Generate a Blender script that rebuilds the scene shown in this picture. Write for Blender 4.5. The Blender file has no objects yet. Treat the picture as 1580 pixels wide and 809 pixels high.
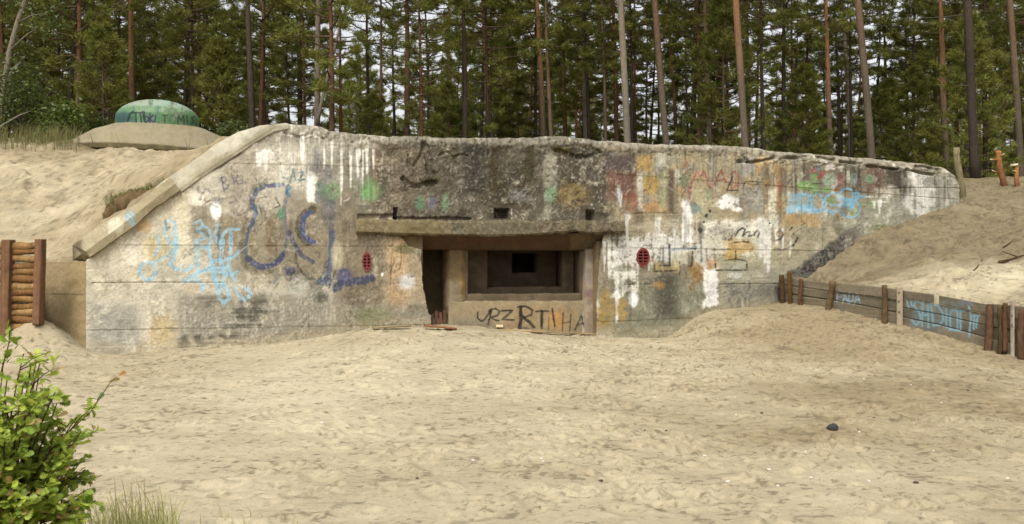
import bpy, math, random
import numpy as np

# ------------------------------------------------------------------ camera, sky, sun, exposure
S = bpy.context.scene
COL = S.collection
FPX, CU, CV, EYE = 1400.0, 790.0, 410.0, 1.6          # focal length and axis of the photograph, eye height (m)

cam_data = bpy.data.cameras.new("camera")
cam_data.sensor_width = 36.0
cam_data.lens = 36.0 * FPX / 1580.0
cam_data.clip_end = 3000.0
cam = bpy.data.objects.new("camera", cam_data)
cam.location = (0, 0, EYE)
cam.rotation_euler = (math.radians(90.0 + math.degrees(math.atan(5.5 / FPX))), 0, 0)
COL.objects.link(cam)
S.camera = cam

SUN_EL, SUN_AZ = 52.0, 196.0                            # degrees; azimuth clockwise from +Y (behind the camera, to the left)
world = bpy.data.worlds.new("World")
S.world = world
world.use_nodes = True
wn = world.node_tree
wn.nodes.clear()
w_out = wn.nodes.new("ShaderNodeOutputWorld")
w_bg = wn.nodes.new("ShaderNodeBackground")
w_sky = wn.nodes.new("ShaderNodeTexSky")
w_sky.sky_type = 'NISHITA'
w_sky.sun_disc = False
w_sky.sun_elevation = math.radians(SUN_EL)
w_sky.sun_rotation = math.radians(SUN_AZ)
w_sky.air_density = 1.0
w_sky.dust_density = 5.0
w_sky.ozone_density = 1.0
w_hs = wn.nodes.new("ShaderNodeHueSaturation")          # cloud cover: the sky light is nearly white
w_hs.inputs['Saturation'].default_value = 0.13
wn.links.new(w_sky.outputs[0], w_hs.inputs['Color'])
wn.links.new(w_hs.outputs[0], w_bg.inputs['Color'])
wn.links.new(w_bg.outputs[0], w_out.inputs['Surface'])
w_bg.inputs["Strength"].default_value = 0.15

sun_data = bpy.data.lights.new("sun", 'SUN')
sun_data.energy = 1.2
sun_data.angle = math.radians(22.0)
sun_data.color = (1.0, 0.96, 0.90)
sun = bpy.data.objects.new("sun", sun_data)
_a, _e = math.radians(SUN_AZ), math.radians(SUN_EL)
sun.rotation_euler = (math.radians(90.0 - SUN_EL), 0, -_a + math.pi)
sun.location = (-10, -10, 30)
COL.objects.link(sun)

S.view_settings.view_transform = 'Standard'
S.view_settings.look = 'None'
S.view_settings.gamma = 1.0
S.view_settings.use_curve_mapping = False
S.view_settings.exposure = 0.75
S.render.engine = 'CYCLES'
S.cycles.max_bounces = 6
S.cycles.diffuse_bounces = 4
S.cycles.transparent_max_bounces = 4
S.cycles.use_denoising = True

# ------------------------------------------------------------------ helpers: noise, meshes, colours
rng = np.random.default_rng(7)
random.seed(7)
_TAB = np.random.default_rng(99).random((256, 256))


def vn(x, y, seed=0):
    x = np.asarray(x, float) + seed * 17.31
    y = np.asarray(y, float) + seed * 9.77
    xi, yi = np.floor(x).astype(int), np.floor(y).astype(int)
    fx, fy = x - xi, y - yi
    fx, fy = fx * fx * (3 - 2 * fx), fy * fy * (3 - 2 * fy)
    a, b = xi & 255, (xi + 1) & 255
    c, d = yi & 255, (yi + 1) & 255
    return (_TAB[a, c] * (1 - fx) + _TAB[b, c] * fx) * (1 - fy) + (_TAB[a, d] * (1 - fx) + _TAB[b, d] * fx) * fy


def fbm(x, y, o=4, seed=0, g=0.5):
    s, a, t = 0.0, 1.0, 0.0
    for k in range(o):
        s = s + a * vn(x * 2 ** k, y * 2 ** k, seed + k * 3)
        t += a
        a *= g
    return s / t - 0.5                                   # about -0.5 .. 0.5


def sm(a, b, x):
    t = np.clip((np.asarray(x, float) - a) / (b - a), 0, 1)
    return t * t * (3 - 2 * t)


def lin(c):
    c = np.asarray(c, float) / 255.0
    return np.where(c <= 0.04045, c / 12.92, ((c + 0.055) / 1.055) ** 2.4)


def link(o):
    COL.objects.link(o)
    return o


def tag(o, label=None, cat=None, group=None, kind=None):
    for k, v in (("label", label), ("category", cat), ("group", group), ("kind", kind)):
        if v:
            o[k] = v
    return o


def empty(name, loc, label, cat, group=None):
    o = link(bpy.data.objects.new(name, None))
    o.location = loc
    o.empty_display_size = 0.2
    return tag(o, label, cat, group)


def wloc(o):
    p = np.zeros(3)
    while o is not None:
        p += np.array(o.location)
        o = o.parent
    return p


def mk_mesh(name, V, F, mat, col=None, smooth=False):
    """V (n,3); F: array (m,3|4) or list of index lists; col (n,3) linear per vertex."""
    V = np.asarray(V, np.float32)
    me = bpy.data.meshes.new(name)
    if isinstance(F, np.ndarray):
        m, k = F.shape
        li, st, tot = F.ravel(), np.arange(m) * k, np.full(m, k)
    else:
        tot = np.array([len(f) for f in F])
        st = np.concatenate(([0], np.cumsum(tot)[:-1]))
        li = np.array([i for f in F for i in f])
    me.vertices.add(len(V))
    me.vertices.foreach_set("co", V.ravel())
    me.loops.add(len(li))
    me.loops.foreach_set("vertex_index", li.astype(np.int32))
    me.polygons.add(len(tot))
    me.polygons.foreach_set("loop_start", st.astype(np.int32))
    if hasattr(me.polygons[0], "loop_total"):
        try:
            me.polygons.foreach_set("loop_total", tot.astype(np.int32))
        except Exception:
            pass
    me.polygons.foreach_set("use_smooth", np.full(len(tot), bool(smooth)))
    me.update(calc_edges=True)
    if col is not None:
        c = np.ones((len(V), 4), np.float32)
        c[:, :3] = np.clip(col, 0, 1)
        at = me.color_attributes.new("Col", 'FLOAT_COLOR', 'POINT')
        at.data.foreach_set("color", c.ravel())
    me.materials.append(mat)
    return me


def mk(name, V, F, mat, col=None, smooth=False, parent=None, local=False):
    V = np.asarray(V, float)
    if parent is not None and not local:
        V = V - wloc(parent)
    o = link(bpy.data.objects.new(name, mk_mesh(name, V, F, mat, col, smooth)))
    o.parent = parent
    return o


def gridf(nu, nv, off=0):
    """quads of a grid stored row-major: index = iv*nu + iu"""
    a = (np.arange(nv - 1)[:, None] * nu + np.arange(nu - 1)[None, :]).ravel() + off
    return np.stack([a, a + 1, a + nu + 1, a + nu], 1)


class MB:
    """collects polygons (with colours) into one mesh"""

    def __init__(self):
        self.V, self.F, self.C, self.n = [], [], [], 0

    def add(self, V, F, c=(0.5, 0.5, 0.5)):
        V = np.asarray(V, float)
        self.V.append(V)
        self.F += [[int(i) + self.n for i in f] for f in F]
        c = np.asarray(c, float)
        self.C.append(np.tile(c, (len(V), 1)) if c.ndim == 1 else c)
        self.n += len(V)

    def tube(self, pts, rad, sides=8, c=(0.3, 0.25, 0.2), rough=0.0, seed=0, caps=True):
        pts = np.asarray(pts, float)
        rad = np.broadcast_to(np.asarray(rad, float), (len(pts),))
        n = len(pts)
        T = np.gradient(pts, axis=0)
        T /= np.linalg.norm(T, axis=1)[:, None] + 1e-9
        ref = np.array([0, 0, 1.0]) if abs(T[0][2]) < 0.9 else np.array([1.0, 0, 0])
        A = np.cross(T, ref)
        A /= np.linalg.norm(A, axis=1)[:, None] + 1e-9
        B = np.cross(T, A)
        th = np.linspace(0, 2 * np.pi, sides, endpoint=False)
        r = rad[:, None] * np.ones((1, sides))
        if rough:
            r = r * (1 + rough * 2 * fbm(np.cos(th)[None, :] * 1.7 + seed * 3.1 + 5, np.arange(n)[:, None] * 0.8 + np.sin(th)[None, :] * 1.7, 3, seed))
        V = pts[:, None, :] + r[..., None] * (np.cos(th)[None, :, None] * A[:, None, :] + np.sin(th)[None, :, None] * B[:, None, :])
        F = []
        for i in range(n - 1):
            for j in range(sides):
                k = (j + 1) % sides
                F.append([i * sides + j, i * sides + k, (i + 1) * sides + k, (i + 1) * sides + j])
        if caps:
            F.append(list(range(sides))[::-1])
            F.append([(n - 1) * sides + j for j in range(sides)])
        c = np.asarray(c, float)
        cc = np.repeat(c, sides, 0) if c.ndim == 2 else c
        self.add(V.reshape(-1, 3), F, cc)

    def mesh(self, name, mat, smooth=False):
        return mk_mesh(name, np.concatenate(self.V), self.F, mat, np.concatenate(self.C), smooth)

    def build(self, name, mat, parent=None, smooth=False, local=False):
        return mk(name, np.concatenate(self.V), self.F, mat, np.concatenate(self.C), smooth, parent, local)


def tps(P, Z, lam=1e-3):
    P = np.asarray(P, float)
    Z = np.asarray(Z, float)
    n = len(P)

    def U(d2):
        return 0.5 * d2 * np.log(d2 + 1e-9)
    d2 = ((P[:, None] - P[None]) ** 2).sum(-1)
    A = np.zeros((n + 3, n + 3))
    A[:n, :n] = U(d2) + lam * np.eye(n)
    A[:n, n] = 1
    A[:n, n + 1:] = P
    A[n, :n] = 1
    A[n + 1:, :n] = P.T
    w = np.linalg.solve(A, np.concatenate([Z, np.zeros(3)]))

    def f(x, y):
        x, y = np.asarray(x, float), np.asarray(y, float)
        r = w[n] + w[n + 1] * x + w[n + 2] * y
        for i in range(n):
            r = r + w[i] * U((x - P[i, 0]) ** 2 + (y - P[i, 1]) ** 2)
        return r
    return f


def up(u, v, D):
    """point seen at photo pixel (u, v) at distance D along the view axis"""
    return np.array([(u - CU) / FPX * D, D, EYE - (v - CV) / FPX * D])


def inpoly(u, v, poly):
    u, v = np.asarray(u), np.asarray(v)
    r = np.zeros(u.shape, bool)
    n = len(poly)
    for i in range(n):
        x0, y0 = poly[i]
        x1, y1 = poly[(i + 1) % n]
        if y0 == y1:
            continue
        c = ((y0 > v) != (y1 > v)) & (u < (x1 - x0) * (v - y0) / (y1 - y0) + x0)
        r ^= c
    return r


# ------------------------------------------------------------------ materials
def new_mat(name):
    m = bpy.data.materials.new(name)
    m.use_nodes = True
    nt = m.node_tree
    b = nt.nodes["Principled BSDF"]
    b.inputs['Roughness'].default_value = 0.9
    b.inputs['Specular IOR Level'].default_value = 0.2
    return m, nt, b


def N(nt, t, **kw):
    n = nt.nodes.new(t)
    for k, v in kw.items():
        setattr(n, k, v)
    return n


def painted(name, grain=((38, 0.25),), bump=((60, 0.5, 0.01),), rough=0.9, spec=0.2, stretch=(1, 1, 1), specks=()):
    """vertex colour 'Col' times fine grain, with fine bump: for surfaces whose marks are set per vertex"""
    m, nt, b = new_mat(name)
    b.inputs['Roughness'].default_value = rough
    b.inputs['Specular IOR Level'].default_value = spec
    at = N(nt, "ShaderNodeAttribute", attribute_name="Col")
    tc = N(nt, "ShaderNodeTexCoord")
    mp = N(nt, "ShaderNodeMapping")
    mp.inputs['Scale'].default_value = stretch
    nt.links.new(tc.outputs['Object'], mp.inputs['Vector'])
    cur = at.outputs['Color']
    for sc, amt in grain:
        no = N(nt, "ShaderNodeTexNoise")
        no.inputs['Scale'].default_value = sc
        no.inputs['Detail'].default_value = 6
        no.inputs['Roughness'].default_value = 0.7
        nt.links.new(mp.outputs[0], no.inputs['Vector'])
        mr = N(nt, "ShaderNodeMapRange")
        mr.inputs['From Min'].default_value = 0.25
        mr.inputs['From Max'].default_value = 0.75
        mr.inputs['To Min'].default_value = 1 - amt
        mr.inputs['To Max'].default_value = 1 + amt
        nt.links.new(no.outputs['Fac'], mr.inputs['Value'])
        vm = N(nt, "ShaderNodeVectorMath", operation='SCALE')
        nt.links.new(cur, vm.inputs[0])
        nt.links.new(mr.outputs[0], vm.inputs['Scale'])
        cur = vm.outputs[0]
    for sc, lo, hi, amt in specks:                         # scattered crumbs and dirt
        no = N(nt, "ShaderNodeTexNoise")
        no.inputs['Scale'].default_value = sc
        no.inputs['Detail'].default_value = 7
        no.inputs['Roughness'].default_value = 0.72
        nt.links.new(mp.outputs[0], no.inputs['Vector'])
        mr = N(nt, "ShaderNodeMapRange")
        mr.inputs['From Min'].default_value = lo
        mr.inputs['From Max'].default_value = hi
        mr.inputs['To Min'].default_value = 1.0
        mr.inputs['To Max'].default_value = 1 - amt
        nt.links.new(no.outputs['Fac'], mr.inputs['Value'])
        vm = N(nt, "ShaderNodeVectorMath", operation='SCALE')
        nt.links.new(cur, vm.inputs[0])
        nt.links.new(mr.outputs[0], vm.inputs['Scale'])
        cur = vm.outputs[0]
    nt.links.new(cur, b.inputs['Base Color'])
    nrm = None
    for sc, st, dist in bump:
        no = N(nt, "ShaderNodeTexNoise")
        no.inputs['Scale'].default_value = sc
        no.inputs['Detail'].default_value = 5
        no.inputs['Roughness'].default_value = 0.65
        nt.links.new(mp.outputs[0], no.inputs['Vector'])
        bp = N(nt, "ShaderNodeBump")
        bp.inputs['Strength'].default_value = st
        bp.inputs['Distance'].default_value = dist
        nt.links.new(no.outputs['Fac'], bp.inputs['Height'])
        if nrm is not None:
            nt.links.new(nrm, bp.inputs['Normal'])
        nrm = bp.outputs[0]
    if nrm is not None:
        nt.links.new(nrm, b.inputs['Normal'])
    return m


M_CONC = painted("concrete", grain=((30, 0.16), (110, 0.16)), bump=((45, 0.5, 0.02), (160, 0.5, 0.006)), rough=0.92, spec=0.15, specks=((16, 0.58, 0.70, 0.22), (60, 0.60, 0.72, 0.22)))
M_SAND = painted("sand", grain=((9, 0.10), (60, 0.13), (300, 0.12)), bump=((26, 0.45, 0.025), (110, 0.5, 0.008)), rough=0.97, spec=0.08, specks=((11, 0.565, 0.67, 0.45), (27, 0.575, 0.68, 0.48)))
M_WOOD = painted("weathered_wood", grain=((16, 0.25), (70, 0.2)), bump=((40, 0.7, 0.012),), rough=0.88, spec=0.2, stretch=(1, 1, 1))
M_BARK = painted("bark", grain=((9, 0.35), (40, 0.2)), bump=((14, 0.9, 0.05),), rough=0.95, spec=0.1, stretch=(2.2, 2.2, 0.6))
M_DOME = painted("painted_steel", grain=((14, 0.12),), bump=((18, 0.25, 0.01),), rough=0.5, spec=0.35)
M_RUST = painted("red_painted_iron", grain=((60, 0.2),), bump=((80, 0.4, 0.004),), rough=0.6, spec=0.4)
M_STONE = painted("stone", grain=((50, 0.25),), bump=((60, 0.6, 0.008),), rough=0.9)


def leafy(name, transl=0.3, var=0.35, spec=0.1, rough=0.6):
    m, nt, b = new_mat(name)
    b.inputs['Roughness'].default_value = rough
    b.inputs['Specular IOR Level'].default_value = spec
    at = N(nt, "ShaderNodeAttribute", attribute_name="Col")
    oi = N(nt, "ShaderNodeObjectInfo")
    mr = N(nt, "ShaderNodeMapRange")
    mr.inputs['To Min'].default_value = 1 - var
    mr.inputs['To Max'].default_value = 1 + var
    nt.links.new(oi.outputs['Random'], mr.inputs['Value'])
    vm = N(nt, "ShaderNodeVectorMath", operation='SCALE')
    nt.links.new(at.outputs['Color'], vm.inputs[0])
    nt.links.new(mr.outputs[0], vm.inputs['Scale'])
    nt.links.new(vm.outputs[0], b.inputs['Base Color'])
    tr = N(nt, "ShaderNodeBsdfTranslucent")
    nt.links.new(vm.outputs[0], tr.inputs['Color'])
    mx = N(nt, "ShaderNodeMixShader")
    mx.inputs[0].default_value = transl
    nt.links.new(b.outputs[0], mx.inputs[1])
    nt.links.new(tr.outputs[0], mx.inputs[2])
    nt.links.new(mx.outputs[0], nt.nodes["Material Output"].inputs['Surface'])
    return m


M_NEEDLE = leafy("pine_needles", 0.3, 0.30)
M_LEAF = leafy("oak_leaves", 0.35, 0.05, 0.35, 0.45)
M_GRASS = leafy("grass_blades", 0.35, 0.05)

# ------------------------------------------------------------------ plan of the front wall
A1, B1 = np.array([-6.52, 13.9]), np.array([1.66, 16.0])
B2 = np.array([10.99, 22.3])
_t1 = (B1 - A1) / np.linalg.norm(B1 - A1)
N1 = np.array([_t1[1], -_t1[0]])                          # outward, towards the viewer
_t2 = (B2 - B1) / np.linalg.norm(B2 - B1)
N2 = np.array([_t2[1], -_t2[0]])


def plane_D(u, P0, n, off=0.0):
    m = (np.asarray(u, float) - CU) / FPX
    return (n @ P0 - off) / (m * n[0] + n[1])


def D1(u, off=0.0):
    return plane_D(u, A1, N1, off)


def wall_D(u):
    a, b = plane_D(u, A1, N1), plane_D(u, B1, N2)
    k = 0.12
    return 0.5 * (a + b + np.sqrt((a - b) ** 2 + k * k))


def pl(x, pts):
    p = np.array(pts, float)
    return np.interp(x, p[:, 0], p[:, 1])


def on1(u, v, off=0.0):
    """photo pixel on the plane of the left front wall, moved `off` metres back into the bunker"""
    return up(u, v, float(D1(u, off)))


TOP = [(120, 408), (137, 399), (208, 347), (238, 321), (262, 303), (280, 288), (300, 273), (350, 240), (400, 208), (420, 196), (445, 191), (490, 193), (520, 202), (560, 206), (600, 209), (650, 209),
       (700, 211), (760, 212), (820, 211), (855, 208), (870, 208), (930, 216), (1000, 221), (1060, 222), (1150, 225), (1200, 232), (1280, 238), (1360, 245), (1430, 252), (1462, 258), (1474, 266), (1480, 278)]
FOOT = [(120, 537), (133, 538), (200, 541), (300, 533), (370, 530), (440, 524), (520, 512), (600, 501), (700, 499), (800, 507), (900, 514), (980, 517),
        (1040, 512), (1070, 488), (1100, 478), (1150, 471), (1200, 462), (1212, 443), (1235, 429), (1287, 390), (1327, 360), (1371, 345), (1420, 331), (1480, 312)]


class Canvas:
    """vertex painter: positions are photo pixels (U, V) of wall points, colours are sRGB 0-255"""

    def __init__(self, U, V, base, K=1.0, seed=0):
        self.U, self.V, self.K = U, V, K
        self.c = np.tile(lin(base) * K, (len(U), 1))
        self.d = np.zeros(len(U))
        self.n_f = fbm(U / 3.0, V / 3.0, 3, seed + 1) * 2
        self.n_m = fbm(U / 11.0, V / 11.0, 4, seed + 2) * 2
        self.n_l = fbm(U / 45.0, V / 45.0, 4, seed + 3) * 2
        self.n_v = fbm(U / 4.0, V / 70.0, 3, seed + 4) * 2
        self.n_h = fbm(U / 90.0, V / 3.5, 3, seed + 5) * 2

    def mix(self, idx, a, col):
        a = np.clip(a, 0, 1)[:, None]
        col = np.asarray(col, float)
        t = lin(col) * self.K if col.ndim == 1 else col
        self.c[idx] = self.c[idx] * (1 - a) + t * a

    def sel(self, u0, v0, u1, v1, pad):
        return np.nonzero((self.U > u0 - pad) & (self.U < u1 + pad) & (self.V > v0 - pad) & (self.V < v1 + pad))[0]

    def rect(self, u0, v0, u1, v1, col, a=1.0, soft=4, rag=6, streak=0.0, holes=0.0):
        i = self.sel(u0, v0, u1, v1, soft + rag * 2 + 4)
        U, V = self.U[i], self.V[i]
        d = np.minimum(np.minimum(U - u0, u1 - U), np.minimum(V - v0, v1 - V))
        d = d + rag * (self.n_m[i] * 1.2 + self.n_f[i] * 0.5 + self.n_v[i] * streak * 2)
        m = sm(-soft, soft, d) * a
        if holes:
            m = m * sm(-0.15, 0.25, self.n_m[i] * 0.6 + self.n_f[i] * 0.7 + self.n_v[i] * 0.5 + 0.55 - holes)
        self.mix(i, m, col)

    def blob(self, u, v, ru, rv, col, a=1.0, soft=0.35, rag=0.5, holes=0.0):
        i = self.sel(u - ru * 1.8, v - rv * 1.8, u + ru * 1.8, v + rv * 1.8, 0)
        r = np.hypot((self.U[i] - u) / ru, (self.V[i] - v) / rv) + rag * (self.n_m[i] * 0.8 + self.n_f[i] * 0.5)
        m = sm(1 + soft, 1 - soft, r) if soft < 0 else 1 - sm(1 - soft, 1 + soft, r)
        if holes:
            m = m * sm(-0.15, 0.25, self.n_m[i] * 0.6 + self.n_f[i] * 0.8 + 0.55 - holes)
        self.mix(i, m * a, col)

    def dist(self, pts, i):
        U, V = self.U[i], self.V[i]
        best = np.full(len(i), 1e9)
        for (a, b), (c, d) in zip(pts[:-1], pts[1:]):
            L = (c - a) ** 2 + (d - b) ** 2 + 1e-9
            t = np.clip(((U - a) * (c - a) + (V - b) * (d - b)) / L, 0, 1)
            best = np.minimum(best, np.hypot(U - a - t * (c - a), V - b - t * (d - b)))
        return best

    def stroke(self, pts, w, col, a=0.9, soft=0.8, wear=0.35, rag=0.3):
        p = np.array(pts, float)
        i = self.sel(p[:, 0].min(), p[:, 1].min(), p[:, 0].max(), p[:, 1].max(), w + 4)
        d = self.dist(pts, i) + rag * w * 0.5 * self.n_f[i]
        m = 1 - sm(w / 2 - soft, w / 2 + soft, d)
        m = m * (1 - wear * sm(0.0, 0.5, self.n_f[i] + self.n_m[i] * 0.6))
        self.mix(i, m * a, col)

    def ring(self, u, v, ru, rv, w, col, a0=0, a1=360, **k):
        t = np.radians(np.linspace(a0, a1, 22))
        self.stroke([(u + ru * math.cos(x), v + rv * math.sin(x)) for x in t], w, col, **k)

    def drip(self, u, v0, v1, w, col, a=0.9):
        """runs of paint narrowing downwards"""
        i = self.sel(u - w, v0, u + w, v1, 4)
        t = np.clip((self.V[i] - v0) / (v1 - v0 + 1e-6), 0, 1.2)
        ww = w * 0.5 * (1 - 0.55 * t) * (1 + 0.5 * self.n_m[i])
        m = (1 - sm(ww - 1, ww + 1, np.abs(self.U[i] - u + self.n_v[i] * 1.5))) * (1 - sm(0.92, 1.02, t)) * sm(-0.02, 0.04, t)
        self.mix(i, m * a, col)

    def dent(self, pts, w, depth, rag=0.5):
        p = np.array(pts, float)
        i = self.sel(p[:, 0].min(), p[:, 1].min(), p[:, 0].max(), p[:, 1].max(), w * 2 + 4)
        d = self.dist(pts, i) + rag * w * 0.5 * (self.n_f[i] + self.n_m[i])
        self.d[i] -= depth * (1 - sm(w * 0.25, w * 0.75, d))

    def dentrect(self, u0, v0, u1, v1, depth):
        i = self.sel(u0, v0, u1, v1, 0)
        self.d[i] -= depth


WK = 0.81                                                  # photo colour -> base colour of the walls

# ------------------------------------------------------------------ terrain
def wall_u_from_xy(x, y):
    return CU + FPX * x / y


yard_pts, yard_z = [], []


def yp(u, v, D):
    p = up(u, v, D)
    yard_pts.append(p[:2])
    yard_z.append(p[2])


for u, v in FOOT[1:17]:
    yp(u, v + (9 if 690 < u < 930 else 4), float(wall_D(u)) - 0.02)
FENCE_A, FENCE_B = np.array([5.52, 18.45]), np.array([7.72, 13.6])   # plan line of the plank fence


def fence_D(u):
    d = FENCE_B - FENCE_A
    n = np.array([d[1], -d[0]]) / np.linalg.norm(d)
    return plane_D(u, FENCE_A, n)


FENCE_FOOT = [(1205, 464), (1240, 470), (1290, 478), (1340, 489), (1390, 503), (1450, 517), (1530, 541), (1580, 553), (1640, 570), (1960, 612)]
FENCE_TOP = [(1205, 426), (1240, 431), (1280, 436), (1340, 441), (1385, 446), (1450, 454), (1525, 468), (1580, 473), (1640, 482), (1960, 506)]
for u, v in FENCE_FOOT:
    yp(u, v, float(fence_D(u)))
for u, v, D in [(60, 488, 13.62), (35, 503, 13.5), (105, 524, 13.55), (75, 505, 13.6), (60, 530, 13.2), (0, 525, 13.6), (-100, 522, 13.8), (-250, 520, 14)]:
    yp(u, v, D)
for D in (2.0, 4.0, 6.0, 8.5):
    for x in (-9, -4.5, 0, 4.5, 9):
        yard_pts.append(np.array([x, D]))
        yard_z.append(0.0 if D < 8 else 0.02 + 0.012 * x * (x > 0))
for x, y, z in [(-12, 10, .1), (-6, 11, 0.08), (0, 11.5, 0.16), (5, 12, 0.2), (10, 10, .15), (-12, 6, 0), (12, 6, 0.05), (-10, 14, 0.4), (0, 17.5, 0.6), (10, 13, 0.3)]:
    yard_pts.append(np.array([x, y]))
    yard_z.append(z)
YARD = tps(yard_pts, yard_z, 0.02)


_pn = fbm(np.arange(200)[None, :] * 0.11, np.arange(200)[:, None] * 0.16, 3, 57)


def PITN(x, y):
    return _pn[int(np.clip(y * 5, 0, 199)), int(np.clip((x + 20) * 5, 0, 199))]


def pits(X, Y, Z, x0, y0, dx, n, area, rg, dmin=0.012, dmax=0.032, smin=0.05, smax=0.12):
    """footprints and scuffs pressed into a sand grid Z[iy, ix]"""
    ny, nx = Z.shape
    for _ in range(n):
        px, py = rg.uniform(area[0], area[1]), rg.uniform(area[2], area[3])
        if smax < 0.08 and PITN(px, py) < 0.0 and rg.random() < 0.8:
            continue
        a, b = rg.uniform(smin, smax), rg.uniform(smin, smax) * 1.7
        th = rg.uniform(0, math.pi)
        dep = rg.uniform(dmin, dmax)
        R = 2.6 * max(a, b)
        i0, i1 = int((px - R - x0) / dx), int((px + R - x0) / dx) + 1
        j0, j1 = int((py - R - y0) / dx), int((py + R - y0) / dx) + 1
        i0, j0, i1, j1 = max(i0, 0), max(j0, 0), min(i1, nx), min(j1, ny)
        if i1 <= i0 or j1 <= j0:
            continue
        gx, gy = X[j0:j1, i0:i1] - px, Y[j0:j1, i0:i1] - py
        e = ((gx * math.cos(th) + gy * math.sin(th)) / a) ** 2 + ((-gx * math.sin(th) + gy * math.cos(th)) / b) ** 2
        Z[j0:j1, i0:i1] += -dep * np.exp(-e * 0.9) + 0.55 * dep * np.exp(-((np.sqrt(e) - 1.7) ** 2) * 3.5)


SK = 0.575                                                  # photo colour -> base colour of the sand


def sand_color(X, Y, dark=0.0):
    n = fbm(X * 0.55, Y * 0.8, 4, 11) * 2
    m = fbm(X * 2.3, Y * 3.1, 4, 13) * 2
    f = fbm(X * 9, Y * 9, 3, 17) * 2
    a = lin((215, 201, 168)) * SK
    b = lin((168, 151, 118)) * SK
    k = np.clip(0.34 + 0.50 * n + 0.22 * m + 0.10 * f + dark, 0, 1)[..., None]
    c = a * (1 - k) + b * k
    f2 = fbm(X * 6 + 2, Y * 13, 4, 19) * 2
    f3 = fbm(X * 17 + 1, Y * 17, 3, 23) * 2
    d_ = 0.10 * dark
    spk = np.maximum(np.maximum(sm(0.52, 0.74, f + 0.4 * m + d_) * 0.28, sm(0.46, 0.66, f2 + 0.3 * n + d_) * 0.42), sm(0.34, 0.56, f3 + 0.4 * m + d_) * 0.62)[..., None]      # dark flecks: litter and dirt, plus tiny shadows of scuffs painted into the colour
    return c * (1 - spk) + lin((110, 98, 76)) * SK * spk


dx = 0.02
gx = np.arange(-8.8, 9.6, dx)
gy = np.arange(4.2, 18.8, dx)
X, Y = np.meshgrid(gx, gy)
Zs = YARD(X[::6, ::6], Y[::6, ::6])
# upsample the smooth surface
iy, ix = np.linspace(0, Zs.shape[0] - 1, len(gy)), np.linspace(0, Zs.shape[1] - 1, len(gx))
iy = np.clip(np.arange(len(gy)) / 6.0, 0, Zs.shape[0] - 1.001)
ix = np.clip(np.arange(len(gx)) / 6.0, 0, Zs.shape[1] - 1.001)
jy, jx = iy.astype(int), ix.astype(int)
fy, fx = (iy - jy)[:, None], (ix - jx)[None, :]
Z = (Zs[jy][:, jx] * (1 - fy) + Zs[jy + 1][:, jx] * fy) * (1 - fx) + (Zs[jy][:, jx + 1] * (1 - fy) + Zs[jy + 1][:, jx + 1] * fy) * fx
ZY0 = Z.copy()
Z += 0.05 * fbm(X * 0.9, Y * 0.9, 2, 21) + 0.016 * fbm(X * 3.3, Y * 3.3, 2, 25) + (0.010 * fbm(X * 8, Y * 8, 2, 27) + 0.010 * fbm(X * 18, Y * 18, 2, 29)) * (0.4 + 2.2 * np.clip(0.35 + fbm(X * 0.7, Y * 1.0, 3, 59), 0, 1))
rg = np.random.default_rng(3)
pits(X, Y, Z, gx[0], gy[0], dx, 2600, (-8.5, 9, 4.3, 17), rg, 0.012, 0.030, 0.025, 0.055)
pits(X, Y, Z, gx[0], gy[0], dx, 2600, (0.0, 9, 5, 17), rg, 0.012, 0.030, 0.025, 0.055)
pits(X, Y, Z, gx[0], gy[0], dx, 200, (-8, 9, 4.5, 15), rg, 0.02, 0.035, 0.06, 0.10)
edge = np.minimum(np.minimum(X - gx[0], gx[-1] - X), np.minimum(Y - gy[0], 30))
Z -= 0.10 * (1 - sm(0, 1.2, edge))
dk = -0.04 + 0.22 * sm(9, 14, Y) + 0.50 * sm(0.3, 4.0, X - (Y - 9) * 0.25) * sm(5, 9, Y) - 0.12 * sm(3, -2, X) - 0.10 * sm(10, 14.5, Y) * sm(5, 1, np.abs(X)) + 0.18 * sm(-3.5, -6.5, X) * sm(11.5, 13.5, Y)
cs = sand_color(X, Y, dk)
keep = np.ones((len(gy) - 1, len(gx) - 1), bool)
# cut the yard behind the wall line (the bunker and the banks stand there)
uc = CU + FPX * X / Y
behind = Y > np.where(uc < 1203, wall_D(np.clip(uc, 100, 1500)) + 2.2, 99)
fd = FENCE_B - FENCE_A
fn = np.array([fd[1], -fd[0]]) / np.linalg.norm(fd)
sd = (X - FENCE_A[0]) * fn[0] + (Y - FENCE_A[1]) * fn[1]       # < 0 on the bank side?
if ((0 - FENCE_A[0]) * fn[0] + (8 - FENCE_A[1]) * fn[1]) < 0:
    sd = -sd
behind |= (sd < -0.45)
behind |= (X < -6.6) & (Y > 14.9)
keep = ~(behind[:-1, :-1])
F = gridf(len(gx), len(gy)).reshape(len(gy) - 1, len(gx) - 1, 4)[keep]
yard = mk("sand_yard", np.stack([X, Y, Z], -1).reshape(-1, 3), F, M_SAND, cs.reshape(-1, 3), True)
tag(yard, "pale trampled sand in front of the bunker", "sand", kind="structure")


def yard_h(x, y):
    i = int(np.clip((x - gx[0]) / dx, 0, len(gx) - 1))
    j = int(np.clip((y - gy[0]) / dx, 0, len(gy) - 1))
    return float(Z[j, i])


# upper terrain: left bank, plateau behind the bunker, right bank
up_pts, up_z = [], []


def bp(u, v, D):
    p = up(u, v, D)
    up_pts.append(p[:2])
    up_z.append(p[2])


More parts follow.
